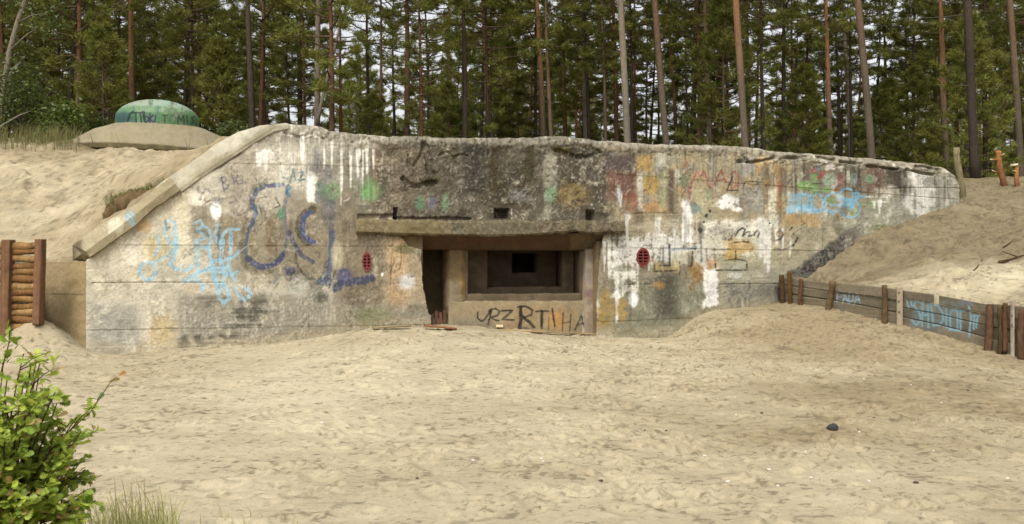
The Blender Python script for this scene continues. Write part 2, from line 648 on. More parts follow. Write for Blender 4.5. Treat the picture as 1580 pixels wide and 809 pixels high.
for a in [(-250, 215, 20), (-100, 222, 19.5), (0, 224, 19.3), (70, 222, 19.4), (130, 225, 19.6), (230, 231, 19.5), (300, 236, 19.0), (350, 225, 18.3),
          (-100, 300, 17), (0, 300, 16.8), (100, 300, 16.8), (170, 290, 16.4), (230, 262, 16.4), (290, 248, 16.6),
          (-200, 392, 14.1), (0, 380, 13.9), (60, 400, 14.5), (108, 398, 14.5), (130, 372, 14.6), (170, 345, 14.7), (215, 312, 14.8), (262, 274, 15.0), (300, 250, 15.3), (345, 214, 15.7),
          # right bank
          (1205, 424, 18.75), (1260, 432, 17.7), (1330, 440, 16.6), (1400, 445, 15.7), (1480, 456, 14.8), (1575, 468, 13.9), (1680, 480, 13.2),
          (1216, 440, 18.75), (1236, 428, 19.0), (1287, 389, 19.8), (1327, 359, 20.3), (1371, 344, 20.9), (1420, 330, 21.5), (1478, 311, 22.4),
          (1480, 277, 26.5), (1580, 276, 25.5), (1700, 276, 25), (1530, 288, 24.5), (1580, 300, 23), (1500, 330, 21.6), (1580, 365, 19.3), (1500, 395, 18.4), (1420, 400, 18.0), (1560, 420, 16.4), (1700, 380, 18)]:
    bp(*a)
for x, y, z in [(-4, 20, 3.75), (-2, 18, 3.6), (2, 19, 3.65), (0, 24, 3.8), (6, 24, 3.7), (8, 27, 3.9), (-8, 24, 4.25), (-14, 24, 4.2), (0, 29, 3.9), (-10, 30, 4.1), (10, 30, 4.1), (18, 30, 4.1), (-18, 30, 4.1), (6, 21, 3.65), (-16, 20, 4.0)]:
    up_pts.append(np.array([x, y]))
    up_z.append(z)
BANK = tps(up_pts, up_z, 0.01)
du = 0.055
hx = np.arange(-16, 19, du)
hy = np.arange(9.4, 31.0, du)
X2, Y2 = np.meshgrid(hx, hy)
Z2 = np.clip(BANK(X2, np.maximum(Y2, 12.2)), 0.2, 4.7)
_kb = (X2 > 4) * sm(11.6, 9.8, Y2)
Z2 = Z2 * (1 - _kb) - 0.1 * _kb
u2 = CU + FPX * X2 / Y2
sd2 = (X2 - FENCE_A[0]) * fn[0] + (Y2 - FENCE_A[1]) * fn[1]
if ((0 - FENCE_A[0]) * fn[0] + (8 - FENCE_A[1]) * fn[1]) < 0:
    sd2 = -sd2
keep2 = np.zeros(X2.shape, bool)
bw = Y2 > wall_D(np.clip(u2, 133, 1480)) + np.where(u2 < 445, 0.36, 1.2)
bw = np.where(u2 > 1204, Y2 > plane_D(np.clip(u2, 900, 1480), B1, N2) - 0.9 * sm(1206, 1230, u2) + 0.9 * (1 - sm(1204, 1215, u2)), bw)
keep2 |= bw & (u2 >= 133) & (u2 <= 1480) & ~((u2 > 1204) & (sd2 > -0.05))
keep2 |= (u2 > 1206) & (sd2 < -0.03)
retD = plane_D(np.minimum(u2, 133), np.array([-6.52, 13.9]), np.array([0.5, -0.866]))
rwD = plane_D(np.minimum(u2, 133), np.array([-6.55, 13.95]), np.array([-0.447, -0.894]))
kz = sm(0.9, 0.15, Y2 - rwD) * (u2 < 133) * sm(-8.2, -7.7, X2)
Z2 = Z2 * (1 - kz) + 1.69 * kz
keep2 |= (u2 < 133) & (Y2 > np.where(X2 < -7.45, 13.72, rwD + 0.12))
keep2 &= ~((X2 > -20) & (sd2 > -0.03) & (u2 > 1204))
ft = sm(0.3, 1.6, Y2 - np.where(X2 < 0, 18.5 + 0.9 * sm(-9.2, -7.8, X2), 25.2 + 0 * X2))           # forest litter on the plateau
Z2 += 0.10 * fbm(X2 * 1.2, Y2 * 1.2, 3, 31) + 0.10 * fbm(X2 * 3.5, Y2 * 3.5, 4, 33) + 0.03 * fbm(X2 * 10, Y2 * 10, 2, 37)
Z2 -= 0.06 * sm(0.16, 0.3, np.abs(fbm(X2 * 0.9 + 0.3 * Z2, Z2 * 3.2, 3, 35))) * (X2 < -4)
pits(X2, Y2, Z2, hx[0], hy[0], du, 900, (5.3, 14, 13.8, 26), rg, 0.02, 0.045, 0.07, 0.14)
pits(X2, Y2, Z2, hx[0], hy[0], du, 500, (-13, -4.5, 13.5, 19.5), rg, 0.02, 0.04, 0.07, 0.14)
_fu = np.linspace(1205, 1960, 90)
_fD = fence_D(_fu)
_fz = EYE - (pl(_fu, FENCE_TOP) - CV) / FPX * _fD
_o = np.argsort(_fD)
fzt = np.interp(Y2, _fD[_o], _fz[_o])
kf = sm(-0.75, -0.12, sd2) * sm(9.9, 10.6, Y2) * (sd2 < 0.3) * (u2 > 1204)
Z2 = Z2 * (1 - kf) + (fzt + 0.025 * fbm(X2 * 4, Y2 * 4, 3, 43)) * kf
Z2 = np.where((sd2 > -0.10) & (u2 > 1204), Z2 - 0.45, Z2)
Z2 = np.where((u2 < 133) & (Y2 - rwD < 0.19) & (X2 > -7.75), Z2 - 0.5, Z2)
Z2 = np.where((u2 < 133) & (Y2 < 13.80) & (X2 < -7.3), Z2 - 0.8, Z2)
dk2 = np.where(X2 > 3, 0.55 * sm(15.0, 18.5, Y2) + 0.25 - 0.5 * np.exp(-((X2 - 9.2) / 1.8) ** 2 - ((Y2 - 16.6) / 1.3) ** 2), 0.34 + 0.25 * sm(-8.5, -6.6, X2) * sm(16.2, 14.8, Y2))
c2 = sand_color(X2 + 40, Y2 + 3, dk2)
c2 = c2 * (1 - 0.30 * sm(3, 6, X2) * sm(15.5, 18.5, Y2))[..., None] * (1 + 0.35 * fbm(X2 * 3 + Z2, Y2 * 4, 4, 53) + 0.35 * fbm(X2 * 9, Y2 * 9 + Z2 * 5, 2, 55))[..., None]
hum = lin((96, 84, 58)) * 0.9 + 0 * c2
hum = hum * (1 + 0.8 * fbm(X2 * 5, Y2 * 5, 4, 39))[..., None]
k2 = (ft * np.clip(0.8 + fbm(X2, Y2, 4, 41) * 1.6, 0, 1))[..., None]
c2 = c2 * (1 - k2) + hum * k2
F2 = gridf(len(hx), len(hy)).reshape(len(hy) - 1, len(hx) - 1, 4)[keep2[:-1, :-1] & np.where(u2[:-1, :-1] > 1204, keep2[1:, 1:] & keep2[1:, :-1] & keep2[:-1, 1:], True)]
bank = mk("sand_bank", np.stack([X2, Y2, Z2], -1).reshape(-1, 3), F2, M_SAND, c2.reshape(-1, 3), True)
tag(bank, "sloping sand banks on both sides and behind the bunker", "sand bank", kind="structure")


def bank_h(x, y):
    if -15.9 < x < 18.8 and 9.6 < y < 30.8:
        return float(Z2[int((y - hy[0]) / du), int((x - hx[0]) / du)])
    return 4.05


# forest floor to the horizon, and the plain the viewer stands on
fxs = np.concatenate([np.linspace(-900, -70, 12), np.linspace(-60, 60, 81), np.linspace(70, 900, 12)])
fys = np.concatenate([np.linspace(29.5, 120, 61), np.linspace(140, 1500, 14)])
X3, Y3 = np.meshgrid(fxs, fys)
Z3 = 4.0 + 0.5 * fbm(X3 / 9, Y3 / 9, 3, 45) * sm(30.5, 36, Y3)
c3 = lin((92, 82, 52)) * 0.9 * (1 + 0.9 * fbm(X3 / 3, Y3 / 3, 3, 47))[..., None]
mk("forest_floor", np.stack([X3, Y3, Z3], -1).reshape(-1, 3), gridf(len(fxs), len(fys)), M_SAND, c3.reshape(-1, 3), True)["kind"] = "structure"
gxs = np.concatenate([[-900, -200, -80], np.linspace(-40, 40, 81), [80, 200, 900.0]])
gys = np.concatenate([[-900, -200, -60], np.linspace(-20, 14, 35)])
X4, Y4 = np.meshgrid(gxs, gys)
Xc, Yc = np.clip(X4, -10, 9.5), np.clip(Y4, 3, 14.2)
Z4 = np.clip(YARD(Xc, Yc), -0.02, 0.6) * sm(-1, 4, Y4)
Z4 = Z4 - np.where((X4 > -8.4) & (X4 < 9.2) & (Y4 > 4.6), 0.14, 0.0) - np.where((np.abs(X4) < 12) & (Y4 > 3), 0.05, 0)
cg = sand_color(X4, Y4, 0.1)
mk("ground", np.stack([X4, Y4, Z4], -1).reshape(-1, 3), gridf(len(gxs), len(gys)), M_SAND, cg.reshape(-1, 3), True)["kind"] = "structure"
# slopes that close the land left and right of what the picture shows
for sx, nm in ((-1, "left"), (1, "right")):
    xs = sx * np.concatenate([np.linspace(15.7 if sx < 0 else 18.5, 60, 24), [200, 900]])
    ys = np.linspace(12.8, 31, 22)
    Xs, Ys = np.meshgrid(xs, ys)
    t = sm(13.2, 21.5, Ys)
    Zc = -0.1 + 4.1 * t + 0.25 * fbm(Xs / 3, Ys / 3, 3, 51) * t
    Fq = gridf(len(xs), len(ys))
    if sx < 0:
        Fq = Fq[:, ::-1]
    mk("terrain", np.stack([Xs, Ys, Zc], -1).reshape(-1, 3), Fq, M_SAND, np.tile(lin((176, 160, 118)) * SK, (Xs.size, 1)), True)["kind"] = "structure"

# ------------------------------------------------------------------ the bunker
bunker = empty("bunker", (0, 15.6, 0.4), "long weathered concrete bunker covered in graffiti with a deep gun opening", "bunker")

# column positions along the front: photo pixels, plus extra columns that wrap round both ends
ucol = np.arange(133, 1481, 0.95)
nl, nr = 26, 34
Ufull = np.concatenate([np.full(nl, 133.0), ucol, np.full(nr, ucol[-1])])
Dc = wall_D(ucol)
Pc = np.stack([(ucol - CU) / FPX * Dc, Dc], 1)
Tn = np.gradient(Pc, axis=0)
Tn /= np.linalg.norm(Tn, axis=1)[:, None]
Nc = np.stack([Tn[:, 1], -Tn[:, 0]], 1)
lb = np.linspace(1.2, 0.04, nl)[:, None]
rb = np.linspace(0.04, 1.9, nr)[:, None]
Pl = Pc[0] + lb * np.array([-0.15, 0.99])
Pr = Pc[-1] + rb * np.array([-0.10, 0.99])
P = np.concatenate([Pl, Pc, Pr])
Nn = np.concatenate([np.tile([-0.99, -0.15], (nl, 1)), Nc, np.tile([0.99, 0.1], (nr, 1))])
for k in range(nl - 3, nl + 4):                              # soften the left arris
    pass
Dfull = P[:, 1].copy()
Dpaint = np.concatenate([np.full(nl, Dc[0]), Dc, np.full(nr, Dc[-1])])
vt, vf = pl(Ufull, TOP), pl(Ufull, FOOT)
vt = vt + 1.3 * fbm(Ufull / 14, Ufull * 0 + 3, 4, 61) * (Ufull > 430)
LIPR = np.where(Ufull < 440, 0.03, 0.15)
zt = EYE - (vt - CV) / FPX * Dpaint
zb = EYE - (vf - CV) / FPX * Dpaint - 0.35
ztop = zt - LIPR
NR = 300
tt = np.linspace(0, 1, NR)
Zw = zb[None, :] + (ztop - zb)[None, :] * tt[:, None]
Uw = np.tile(Ufull, (NR, 1))
Vw = CV - (Zw - EYE) * FPX / Dpaint[None, :]
OUT = np.zeros_like(Zw)
# rounded lip, then the roof running back under the soil
ang = np.linspace(0, math.pi / 2, 9)[1:]
for a in ang:
    Zw = np.vstack([Zw, (ztop + LIPR * math.sin(a))[None]])
    OUT = np.vstack([OUT, (-LIPR * (1 - math.cos(a)))[None]])
for b, dz in ((0.15, 0.0), (0.35, -0.02), (0.8, -0.03), (1.5, -0.06), (2.6, -0.15)):
    Zw = np.vstack([Zw, (zt + dz)[None]])
    OUT = np.vstack([OUT, (-LIPR - np.where(Ufull < 440, min(b, 0.3), b))[None]])
NRT = Zw.shape[0]
Uw = np.tile(Ufull, (NRT, 1))
Vw = CV - (Zw - EYE) * FPX / Dpaint[None, :]
U, V = Uw.ravel(), Vw.ravel()
VT = np.tile(vt, (NRT, 1)).ravel()

C = Canvas(U, V, (150, 139, 112), WK, 5)
R = C.rect
# --- weathering in large fields
R(100, 430, 530, 560, (190, 181, 156), 0.9, 20, 10)
R(100, 300, 330, 440, (190, 180, 153), 0.85, 14, 8)
R(140, 470, 215, 560, (146, 143, 130), 0.7, 10, 8)
C.blob(250, 512, 22, 26, (190, 158, 84), 0.55)
C.blob(330, 350, 45, 50, (140, 124, 96), 0.5)
R(275, 455, 520, 535, (116, 110, 95), 0.55, 14, 16, holes=0.1)
i = C.sel(133, 430, 640, 545, 0)
C.mix(i, 0.9 * sm(-0.1, 0.5, C.n_h[i] * 0.45 + 0.5 * C.n_m[i] + 0.55 * C.n_l[i]) * sm(440, 475, V[i]) * sm(220, 300, U[i]), (78, 74, 64))
R(300, 195, 530, 330, (190, 182, 160), 0.85, 14, 10)
R(340, 225, 400, 320, (152, 140, 116), 0.6, 10, 8)
R(380, 200, 560, 225, (150, 140, 118), 0.7, 6, 10)
i = C.sel(430, 196, 590, 330, 0)
C.mix(i, 0.8 * sm(-0.05, 0.35, C.n_v[i] + 0.3 * C.n_m[i]) * sm(330, 260, V[i]), (204, 198, 180))
R(480, 230, 600, 340, (118, 110, 90), 0.55, 10, 12, 0.6)
R(520, 330, 655, 510, (132, 118, 92), 0.85, 14, 8)
R(440, 300, 545, 430, (140, 127, 100), 0.7, 14, 12)
R(592, 364, 660, 470, (172, 152, 116), 0.75, 6, 4)
R(600, 368, 628, 475, (186, 150, 100), 0.6, 6, 5, 0.4)
R(440, 470, 660, 515, (150, 142, 118), 0.7, 12, 10)
C.blob(575, 490, 26, 16, (128, 132, 84), 0.6)
C.blob(625, 384, 22, 9, (88, 92, 50), 0.6, holes=0.1)
# rough middle above the gun opening
R(578, 200, 952, 365, (122, 111, 90), 0.97, 12, 8)
i = C.sel(578, 200, 960, 365, 0)
C.mix(i, 0.7 * sm(0.0, 0.4, C.n_l[i] + 0.3 * C.n_v[i]), (96, 86, 66))
C.mix(i, 0.65 * sm(0.15, 0.5, C.n_m[i] + 0.2 * C.n_f[i]), (146, 134, 108))
C.mix(i, 0.8 * sm(0.25, 0.5, C.n_f[i] * 0.8 + 0.5 * C.n_m[i] - 0.1) * sm(230, 300, V[i]) * sm(690, 740, U[i]), (172, 166, 148))
C.mix(i, 0.6 * sm(0.42, 0.6, C.n_f[i] + 0.3 * C.n_l[i]), (176, 168, 146))
R(715, 222, 750, 300, (84, 82, 70), 0.75, 7, 6, 0.5)
R(752, 214, 772, 296, (92, 82, 50), 0.75, 6, 5, 0.4)
R(808, 222, 826, 285, (92, 84, 50), 0.8, 5, 5, 0.4)
R(770, 215, 800, 260, (116, 106, 84), 0.6, 6, 6, 0.5)
R(838, 235, 858, 335, (172, 164, 140), 0.8, 5, 6, 0.5, 0.05)
R(640, 300, 700, 332, (126, 116, 98), 0.6, 8, 8)
R(600, 225, 660, 320, (142, 126, 100), 0.6, 12, 10)
C.blob(667, 278, 16, 5, (92, 88, 36), 0.8)
C.blob(866, 231, 14, 5, (112, 100, 40), 0.8)
C.blob(915, 236, 26, 10, (84, 82, 64), 0.7, holes=0.15)
R(585, 342, 690, 362, (170, 146, 92), 0.55, 6, 8)
# green and ochre paint patches
C.blob(648, 313, 8, 12, (112, 158, 112), 0.8, holes=0.05)
C.blob(687, 312, 6, 13, (128, 164, 112), 0.75, holes=0.08)
C.blob(666, 312, 9, 10, (124, 124, 138), 0.7, holes=0.1)
C.blob(850, 299, 9, 13, (132, 168, 122), 0.8, holes=0.05)
C.blob(885, 302, 24, 20, (164, 138, 78), 0.75, holes=0.12)
C.blob(872, 290, 8, 16, (158, 132, 74), 0.6, holes=0.1)
C.blob(800, 302, 16, 10, (150, 152, 146), 0.6, holes=0.2)
# --- right of the middle
R(940, 215, 1240, 360, (172, 158, 120), 0.9, 10, 8)
i = C.sel(940, 222, 1260, 345, 0)
C.mix(i, 0.75 * sm(0.05, 0.35, C.n_v[i] + 0.3 * C.n_l[i]), (140, 122, 84))
C.mix(i, 0.55 * sm(0.1, 0.4, C.n_v[i] * 0.6 - 0.5 * C.n_m[i]), (168, 166, 148))
C.mix(i, 0.5 * sm(0.1, 0.5, C.n_m[i] - 0.3 * C.n_v[i]), (184, 152, 92))
C.mix(i, 0.45 * sm(0.25, 0.6, C.n_m[i] * 0.7 - 0.5 * C.n_l[i]), (150, 112, 92))
R(960, 220, 1150, 240, (118, 108, 86), 0.75, 7, 6, 0.8)
R(934, 238, 982, 266, (104, 88, 86), 0.85, 6, 4, 0.2)
R(938, 266, 982, 308, (130, 84, 70), 0.85, 6, 5, 0.2)
R(962, 300, 990, 328, (160, 98, 68), 0.7, 6, 6)
R(984, 238, 1006, 264, (186, 150, 78), 0.85, 4, 4, 0.3)
C.blob(1005, 286, 15, 14, (190, 154, 72), 0.85)
R(992, 312, 1030, 329, (186, 138, 76), 0.75, 4, 4)
R(984, 266, 992, 326, (196, 192, 172), 0.8, 3, 4, 0.4)
R(1018, 264, 1030, 320, (170, 170, 124), 0.8, 4, 4, 0.5)
R(1031, 262, 1041, 372, (108, 90, 66), 0.85, 4, 2, 0.4)
R(1041, 262, 1050, 282, (196, 190, 172), 0.8, 3, 3, 0.4)
R(1012, 236, 1030, 258, (188, 184, 166), 0.75, 3, 4, 0.6)
R(1052, 250, 1062, 300, (150, 104, 74), 0.7, 4, 4, 0.5)
C.blob(1056, 280, 8, 10, (122, 146, 104), 0.7)
R(1064, 292, 1110, 340, (176, 168, 130), 0.7, 6, 6, 0.4)
C.blob(1072, 322, 12, 9, (112, 140, 136), 0.7, holes=0.1)
C.blob(1095, 300, 8, 10, (146, 160, 116), 0.6, holes=0.1)
R(990, 330, 1045, 362, (156, 140, 104), 0.8, 6, 6)
C.blob(984, 335, 10, 14, (112, 104, 88), 0.6)
R(1146, 240, 1168, 270, (178, 176, 168), 0.7, 5, 6, 0.4)
R(1150, 290, 1182, 328, (150, 148, 138), 0.75, 7, 7, 0.3)
R(1178, 250, 1186, 330, (150, 118, 62), 0.75, 4, 3, 0.5)
R(1196, 250, 1206, 330, (158, 120, 70), 0.75, 4, 3, 0.5)
R(1204, 245, 1212, 300, (110, 100, 82), 0.7, 4, 3, 0.6)
R(1165, 245, 1175, 270, (190, 152, 84), 0.8, 4, 3, 0.5)
# lower right: bare beige concrete
R(1100, 375, 1300, 480, (178, 168, 132), 0.9, 16, 10)
R(940, 440, 1110, 525, (142, 140, 112), 0.9, 14, 8)
R(1120, 408, 1240, 480, (160, 154, 130), 0.7, 14, 8)
R(1012, 420, 1046, 490, (98, 94, 80), 0.75, 9, 5, 0.4)
R(1120, 440, 1215, 475, (124, 122, 112), 0.75, 8, 10, holes=0.1)
i = C.sel(1100, 436, 1240, 480, 0)
C.mix(i, 0.7 * sm(0.2, 0.6, C.n_f[i] + 0.5 * C.n_m[i]), (84, 84, 80))
# right wing
R(1225, 235, 1500, 420, (164, 154, 122), 0.85, 14, 8)
R(1300, 310, 1500, 360, (156, 156, 134), 0.7, 10, 8)
R(1230, 240, 1440, 300, (124, 112, 92), 0.7, 10, 10, 0.6, 0.05)
R(1210, 330, 1262, 350, (186, 152, 92), 0.75, 5, 6)
R(1385, 265, 1480, 325, (164, 162, 146), 0.75, 10, 10, 0.3)
i = C.sel(1226, 240, 1480, 345, 0)
C.mix(i, 0.6 * sm(0.1, 0.45, C.n_v[i] + 0.35 * C.n_m[i]) * sm(330, 280, V[i]), (88, 78, 66))
C.mix(i, 0.55 * sm(0.2, 0.5, C.n_m[i] - 0.2 * C.n_v[i]), (190, 184, 166))
R(1366, 255, 1394, 296, (82, 72, 62), 0.8, 8, 6, 0.6)
R(1340, 255, 1362, 290, (126, 88, 70), 0.7, 6, 6, 0.6)
R(1410, 260, 1432, 336, (206, 202, 188), 0.85, 5, 6, 0.6, 0.1)
R(1432, 290, 1442, 318, (200, 196, 182), 0.8, 4, 4, 0.5)
R(1396, 300, 1406, 322, (200, 196, 182), 0.8, 4, 4, 0.5)
R(1350, 290, 1390, 302, (196, 186, 164), 0.75, 5, 6, 0, 0.1)
R(1325, 302, 1372, 305, (206, 202, 186), 0.8, 1.5, 1.5)
C.blob(1360, 352, 22, 6, (128, 132, 72), 0.7)
# splash band just above the sand line on the right
vfoot = pl(U, FOOT)
i = np.nonzero((U > 1196) & (U < 1345) & (V > vfoot - 26))[0]
C.mix(i, 0.9 * sm(24, 16, vfoot[i] - V[i] + 7 * C.n_m[i]) * sm(1350, 1290, U[i]), (112, 108, 98))
C.mix(i, 0.9 * sm(-0.1, 0.4, C.n_f[i] + 0.3 * C.n_m[i]) * sm(22, 14, vfoot[i] - V[i]) * sm(1345, 1270, U[i]), (62, 62, 60))
i = np.nonzero((U > 133) & (U < 1200) & (V > vfoot - 22))[0]
C.mix(i, 0.45 * sm(16, 3, vfoot[i] - V[i] + 8 * C.n_m[i]), (176, 160, 122))
# white paint right of the opening
WHT = (207, 203, 190)
R(944, 366, 1062, 408, WHT, 0.9, 5, 9, 0.5, 0.06)
R(944, 360, 968, 420, WHT, 0.85, 4, 7, 0.5, 0.02)
R(946, 412, 984, 455, (206, 202, 184), 0.9, 4, 6, 0.4, 0.05)
C.blob(977, 463, 8, 11, (220, 220, 214), 0.95, 0.3, 0.4)
R(915, 462, 926, 490, (196, 196, 184), 0.75, 3, 5, 0.6)
R(1060, 345, 1180, 392, (200, 194, 170), 0.8, 8, 10, 0.4, 0.10)
R(1090, 340, 1180, 358, (210, 204, 184), 0.85, 5, 6, 0.2, 0.05)
R(1072, 380, 1102, 412, (200, 196, 178), 0.7, 5, 6, 0.6, 0.05)
R(1087, 414, 1108, 474, (220, 216, 206), 0.95, 2.5, 3, 0.4)
R(1053, 308, 1067, 374, (222, 218, 208), 0.97, 2.5, 3, 0.35)
R(1112, 302, 1142, 322, (222, 220, 212), 0.9, 4, 6, 0, 0.08)
R(1184, 292, 1198, 350, (206, 200, 172), 0.85, 5, 4, 0.5)
for u, v0, v1, w in ((1174, 335, 402, 10), (1186, 340, 425, 9), (1180, 340, 410, 7), (1198, 340, 378, 7), (1208, 352, 385, 4), (1219, 372, 398, 3), (1036, 366, 400, 9), (1015, 335, 385, 9), (968, 330, 385, 8),
                   (940, 370, 430, 7), (932, 372, 420, 5), (952, 440, 500, 8), (985, 405, 425, 6), (1002, 404, 418, 4), (1040, 352, 372, 8), (958, 300, 320, 6), (955, 290, 312, 4), (1048, 372, 420, 6)):
    C.drip(u, v0, v1, w, WHT, 0.9)
for u, v0, v1, w in ((527, 232, 288, 5), (541, 235, 292, 5), (553, 230, 275, 7), (566, 228, 270, 6), (576, 230, 262, 5), (500, 225, 262, 4), (512, 210, 262, 5), (452, 246, 266, 6), (466, 205, 250, 9), (400, 234, 258, 12),
                   (410, 232, 264, 5), (388, 300, 318, 3), (560, 230, 305, 3), (526, 280, 318, 3)):
    C.drip(u, v0, v1, w, (214, 210, 196), 0.85)
R(397, 232, 424, 250, (212, 206, 192), 0.8, 4, 5, 0.5)
R(474, 263, 485, 312, (222, 216, 206), 0.95, 2.5, 2.5, 0.3)
R(484, 268, 490, 284, (206, 206, 180), 0.8, 2.5, 3)
R(267, 300, 296, 410, (206, 194, 160), 0.9, 5, 5, 0.5)
R(296, 318, 322, 372, (128, 116, 90), 0.6, 6, 6, 0.5)
R(294, 296, 312, 316, (216, 208, 188), 0.85, 4, 6)
C.blob(333, 325, 8, 14, (226, 222, 212), 0.95, 0.25, 0.3)
C.blob(330, 317, 4, 5, (226, 222, 212), 0.95, 0.3, 0.3)
R(190, 370, 228, 408, (208, 198, 174), 0.75, 6, 8)
C.blob(222, 348, 12, 10, (206, 158, 88), 0.55)
C.blob(240, 385, 18, 22, (204, 180, 110), 0.5)
C.blob(300, 440, 16, 14, (200, 166, 108), 0.35)
C.blob(590, 424, 2, 3, (220, 215, 200), 0.9)
C.blob(628, 436, 14, 14, (188, 186, 182), 0.8, holes=0.16)
# ochre
C.blob(935, 475, 12, 26, (176, 142, 58), 0.75, holes=0.1)
C.blob(960, 478, 8, 18, (190, 150, 54), 0.7, holes=0.08)
R(918, 478, 942, 505, (172, 140, 62), 0.7, 6, 8, 0, 0.1)
C.blob(1017, 440, 9, 6, (186, 142, 62), 0.75)
C.blob(1076, 420, 10, 16, (176, 132, 56), 0.8)
C.blob(1068, 445, 6, 8, (150, 112, 56), 0.6)
C.blob(1140, 381, 24, 12, (190, 152, 66), 0.8, holes=0.08)
C.blob(1128, 394, 12, 8, (192, 156, 60), 0.8)
C.blob(1098, 408, 10, 9, (196, 152, 96), 0.7)
R(1010, 402, 1050, 418, (176, 150, 80), 0.7, 5, 6)
R(1036, 390, 1062, 410, (184, 178, 140), 0.6, 6, 6, 0.4)
C.blob(1045, 350, 60, 14, (200, 194, 172), 0.35, holes=0.2)
# --- the writing and drawings
LB, NV, BK, TE = (136, 188, 210), (80, 88, 122), (62, 58, 54), (96, 136, 142)
s = C.stroke
C.blob(300, 405, 60, 42, (190, 186, 168), 0.30, 0.5, 0.6)
for pts, w in (([(216, 416), (220, 408), (229, 404), (238, 408), (241, 418), (237, 428), (229, 433), (220, 429), (216, 418)], 5.5),
               ([(238, 406), (250, 399), (262, 394), (270, 380), (268, 360), (270, 346), (265, 340), (256, 344), (254, 360), (261, 374), (274, 380)], 4.5),
               ([(242, 362), (246, 378), (240, 392)], 5), ([(270, 345), (273, 370), (270, 396), (262, 408), (274, 416), (290, 417), (296, 410)], 5.5),
               ([(300, 345), (309, 341), (314, 350), (304, 352), (316, 368), (300, 372), (318, 384), (326, 372), (322, 352), (314, 350)], 4.5),
               ([(303, 370), (304, 395), (306, 420), (300, 434), (284, 434), (300, 424), (318, 416), (334, 402)], 5.5),
               ([(336, 345), (332, 362), (338, 380), (344, 362), (352, 354), (369, 354)], 4.5), ([(322, 382), (326, 402), (330, 420), (336, 438)], 6),
               ([(325, 402), (345, 402), (362, 396), (370, 388)], 5), ([(344, 372), (340, 400), (348, 424), (340, 448)], 6), ([(356, 360), (356, 392), (352, 410), (362, 432)], 6),
               ([(328, 424), (336, 446), (338, 460), (346, 468), (353, 462), (352, 448), (344, 436)], 6), ([(362, 442), (368, 456), (378, 464), (385, 456), (384, 448), (376, 444)], 5),
               ([(308, 434), (314, 444), (310, 448)], 7), ([(330, 418), (356, 424), (366, 420)], 5), ([(310, 420), (330, 414), (350, 414)], 5)):
    s(pts, w * 1.05, LB, 0.66, wear=0.45)
s([(255, 340), (258, 356), (262, 350)], 3, (92, 130, 136), 0.7)
s([(300, 358), (316, 356), (322, 364)], 4, (84, 124, 132), 0.6)
s([(339, 350), (336, 376), (338, 384)], 3, (84, 116, 130), 0.7)
# figure of eight in dark blue with a brown shadow round it
DKO = (104, 92, 66)
s([(386, 322), (386, 304), (394, 288), (410, 282)], 9, DKO, 0.5, 3)
s([(378, 380), (376, 404), (386, 416), (404, 420), (420, 416)], 11, DKO, 0.5, 3)
s([(372, 388), (374, 360), (382, 340)], 7, DKO, 0.5, 3)
C.blob(418, 360, 10, 36, (128, 106, 70), 0.6)
C.blob(392, 380, 9, 14, (126, 112, 72), 0.4)
s([(389, 321), (390, 308), (396, 294), (409, 287), (425, 286)], 7, (90, 98, 128), 0.85, 1.5)
s([(425, 286), (436, 285)], 6, (104, 128, 150), 0.8, 1.5)
s([(444, 287), (449, 294), (447, 303), (442, 300), (443, 290)], 5, (64, 118, 142), 0.9)
s([(441, 306), (438, 325), (440, 345), (443, 362), (441, 380), (436, 396)], 5.5, (106, 110, 122), 0.75, 1.5)
s([(436, 394), (428, 405), (416, 411), (402, 412), (390, 406), (382, 398)], 9, NV, 0.9, 1.2)
s([(381, 396), (379, 380), (382, 362), (390, 344), (396, 330), (392, 318)], 5, (86, 100, 122), 0.9, 1)
s([(384, 352), (396, 318)], 3, (74, 112, 136), 0.7)
s([(397, 312), (400, 306), (412, 304)], 1.6, (90, 80, 62), 0.7)
s([(400, 318), (404, 330)], 1.6, (90, 80, 62), 0.7)
C.blob(433, 330, 5, 9, (94, 148, 108), 0.8)
s([(425, 305), (432, 318), (420, 322)], 2.5, (84, 74, 60), 0.7)
s([(482, 324), (472, 328), (464, 338), (461, 352), (465, 366), (474, 374)], 12, (76, 66, 54), 0.6, 2)
s([(478, 328), (469, 336), (466, 350), (469, 364), (478, 372), (484, 374)], 7.5, (84, 98, 140), 0.95, 1)
s([(446, 358), (450, 370), (458, 384), (468, 396), (482, 404)], 7, (84, 92, 112), 0.85, 1.2)
s([(456, 392), (458, 408), (466, 420), (474, 428)], 4, (88, 78, 66), 0.75, 1.2)
s([(474, 430), (490, 432), (500, 422), (504, 404)], 4.5, (92, 88, 78), 0.75, 1.2)
s([(514, 308), (512, 340), (512, 366)], 9, (98, 104, 118), 0.6, 2.5)
s([(512, 360), (511, 390), (509, 410), (504, 428), (494, 436)], 9, (88, 102, 128), 0.9, 1.5)
s([(524, 392), (520, 412), (512, 432), (508, 444)], 3, (84, 74, 60), 0.7)
C.blob(520, 395, 9, 22, (196, 186, 152), 0.6)
C.blob(447, 417, 10, 7, (82, 92, 126), 0.85)
C.blob(446, 424, 14, 9, (92, 88, 80), 0.5)
s([(518, 446), (526, 438), (545, 434), (560, 433), (574, 429)], 12, (74, 82, 112), 0.9, 2)
C.blob(530, 424, 11, 10, (92, 96, 142), 0.75)
C.blob(503, 434, 14, 8, (88, 102, 132), 0.7)
C.blob(486, 450, 12, 16, (106, 104, 88), 0.5)
C.blob(496, 460, 10, 8, (80, 82, 72), 0.6)
C.blob(460, 440, 14, 14, (168, 172, 158), 0.5, holes=0.1)
C.blob(503, 300, 10, 40, (100, 106, 116), 0.45)
s([(490, 285), (491, 312)], 6, (124, 140, 148), 0.4)
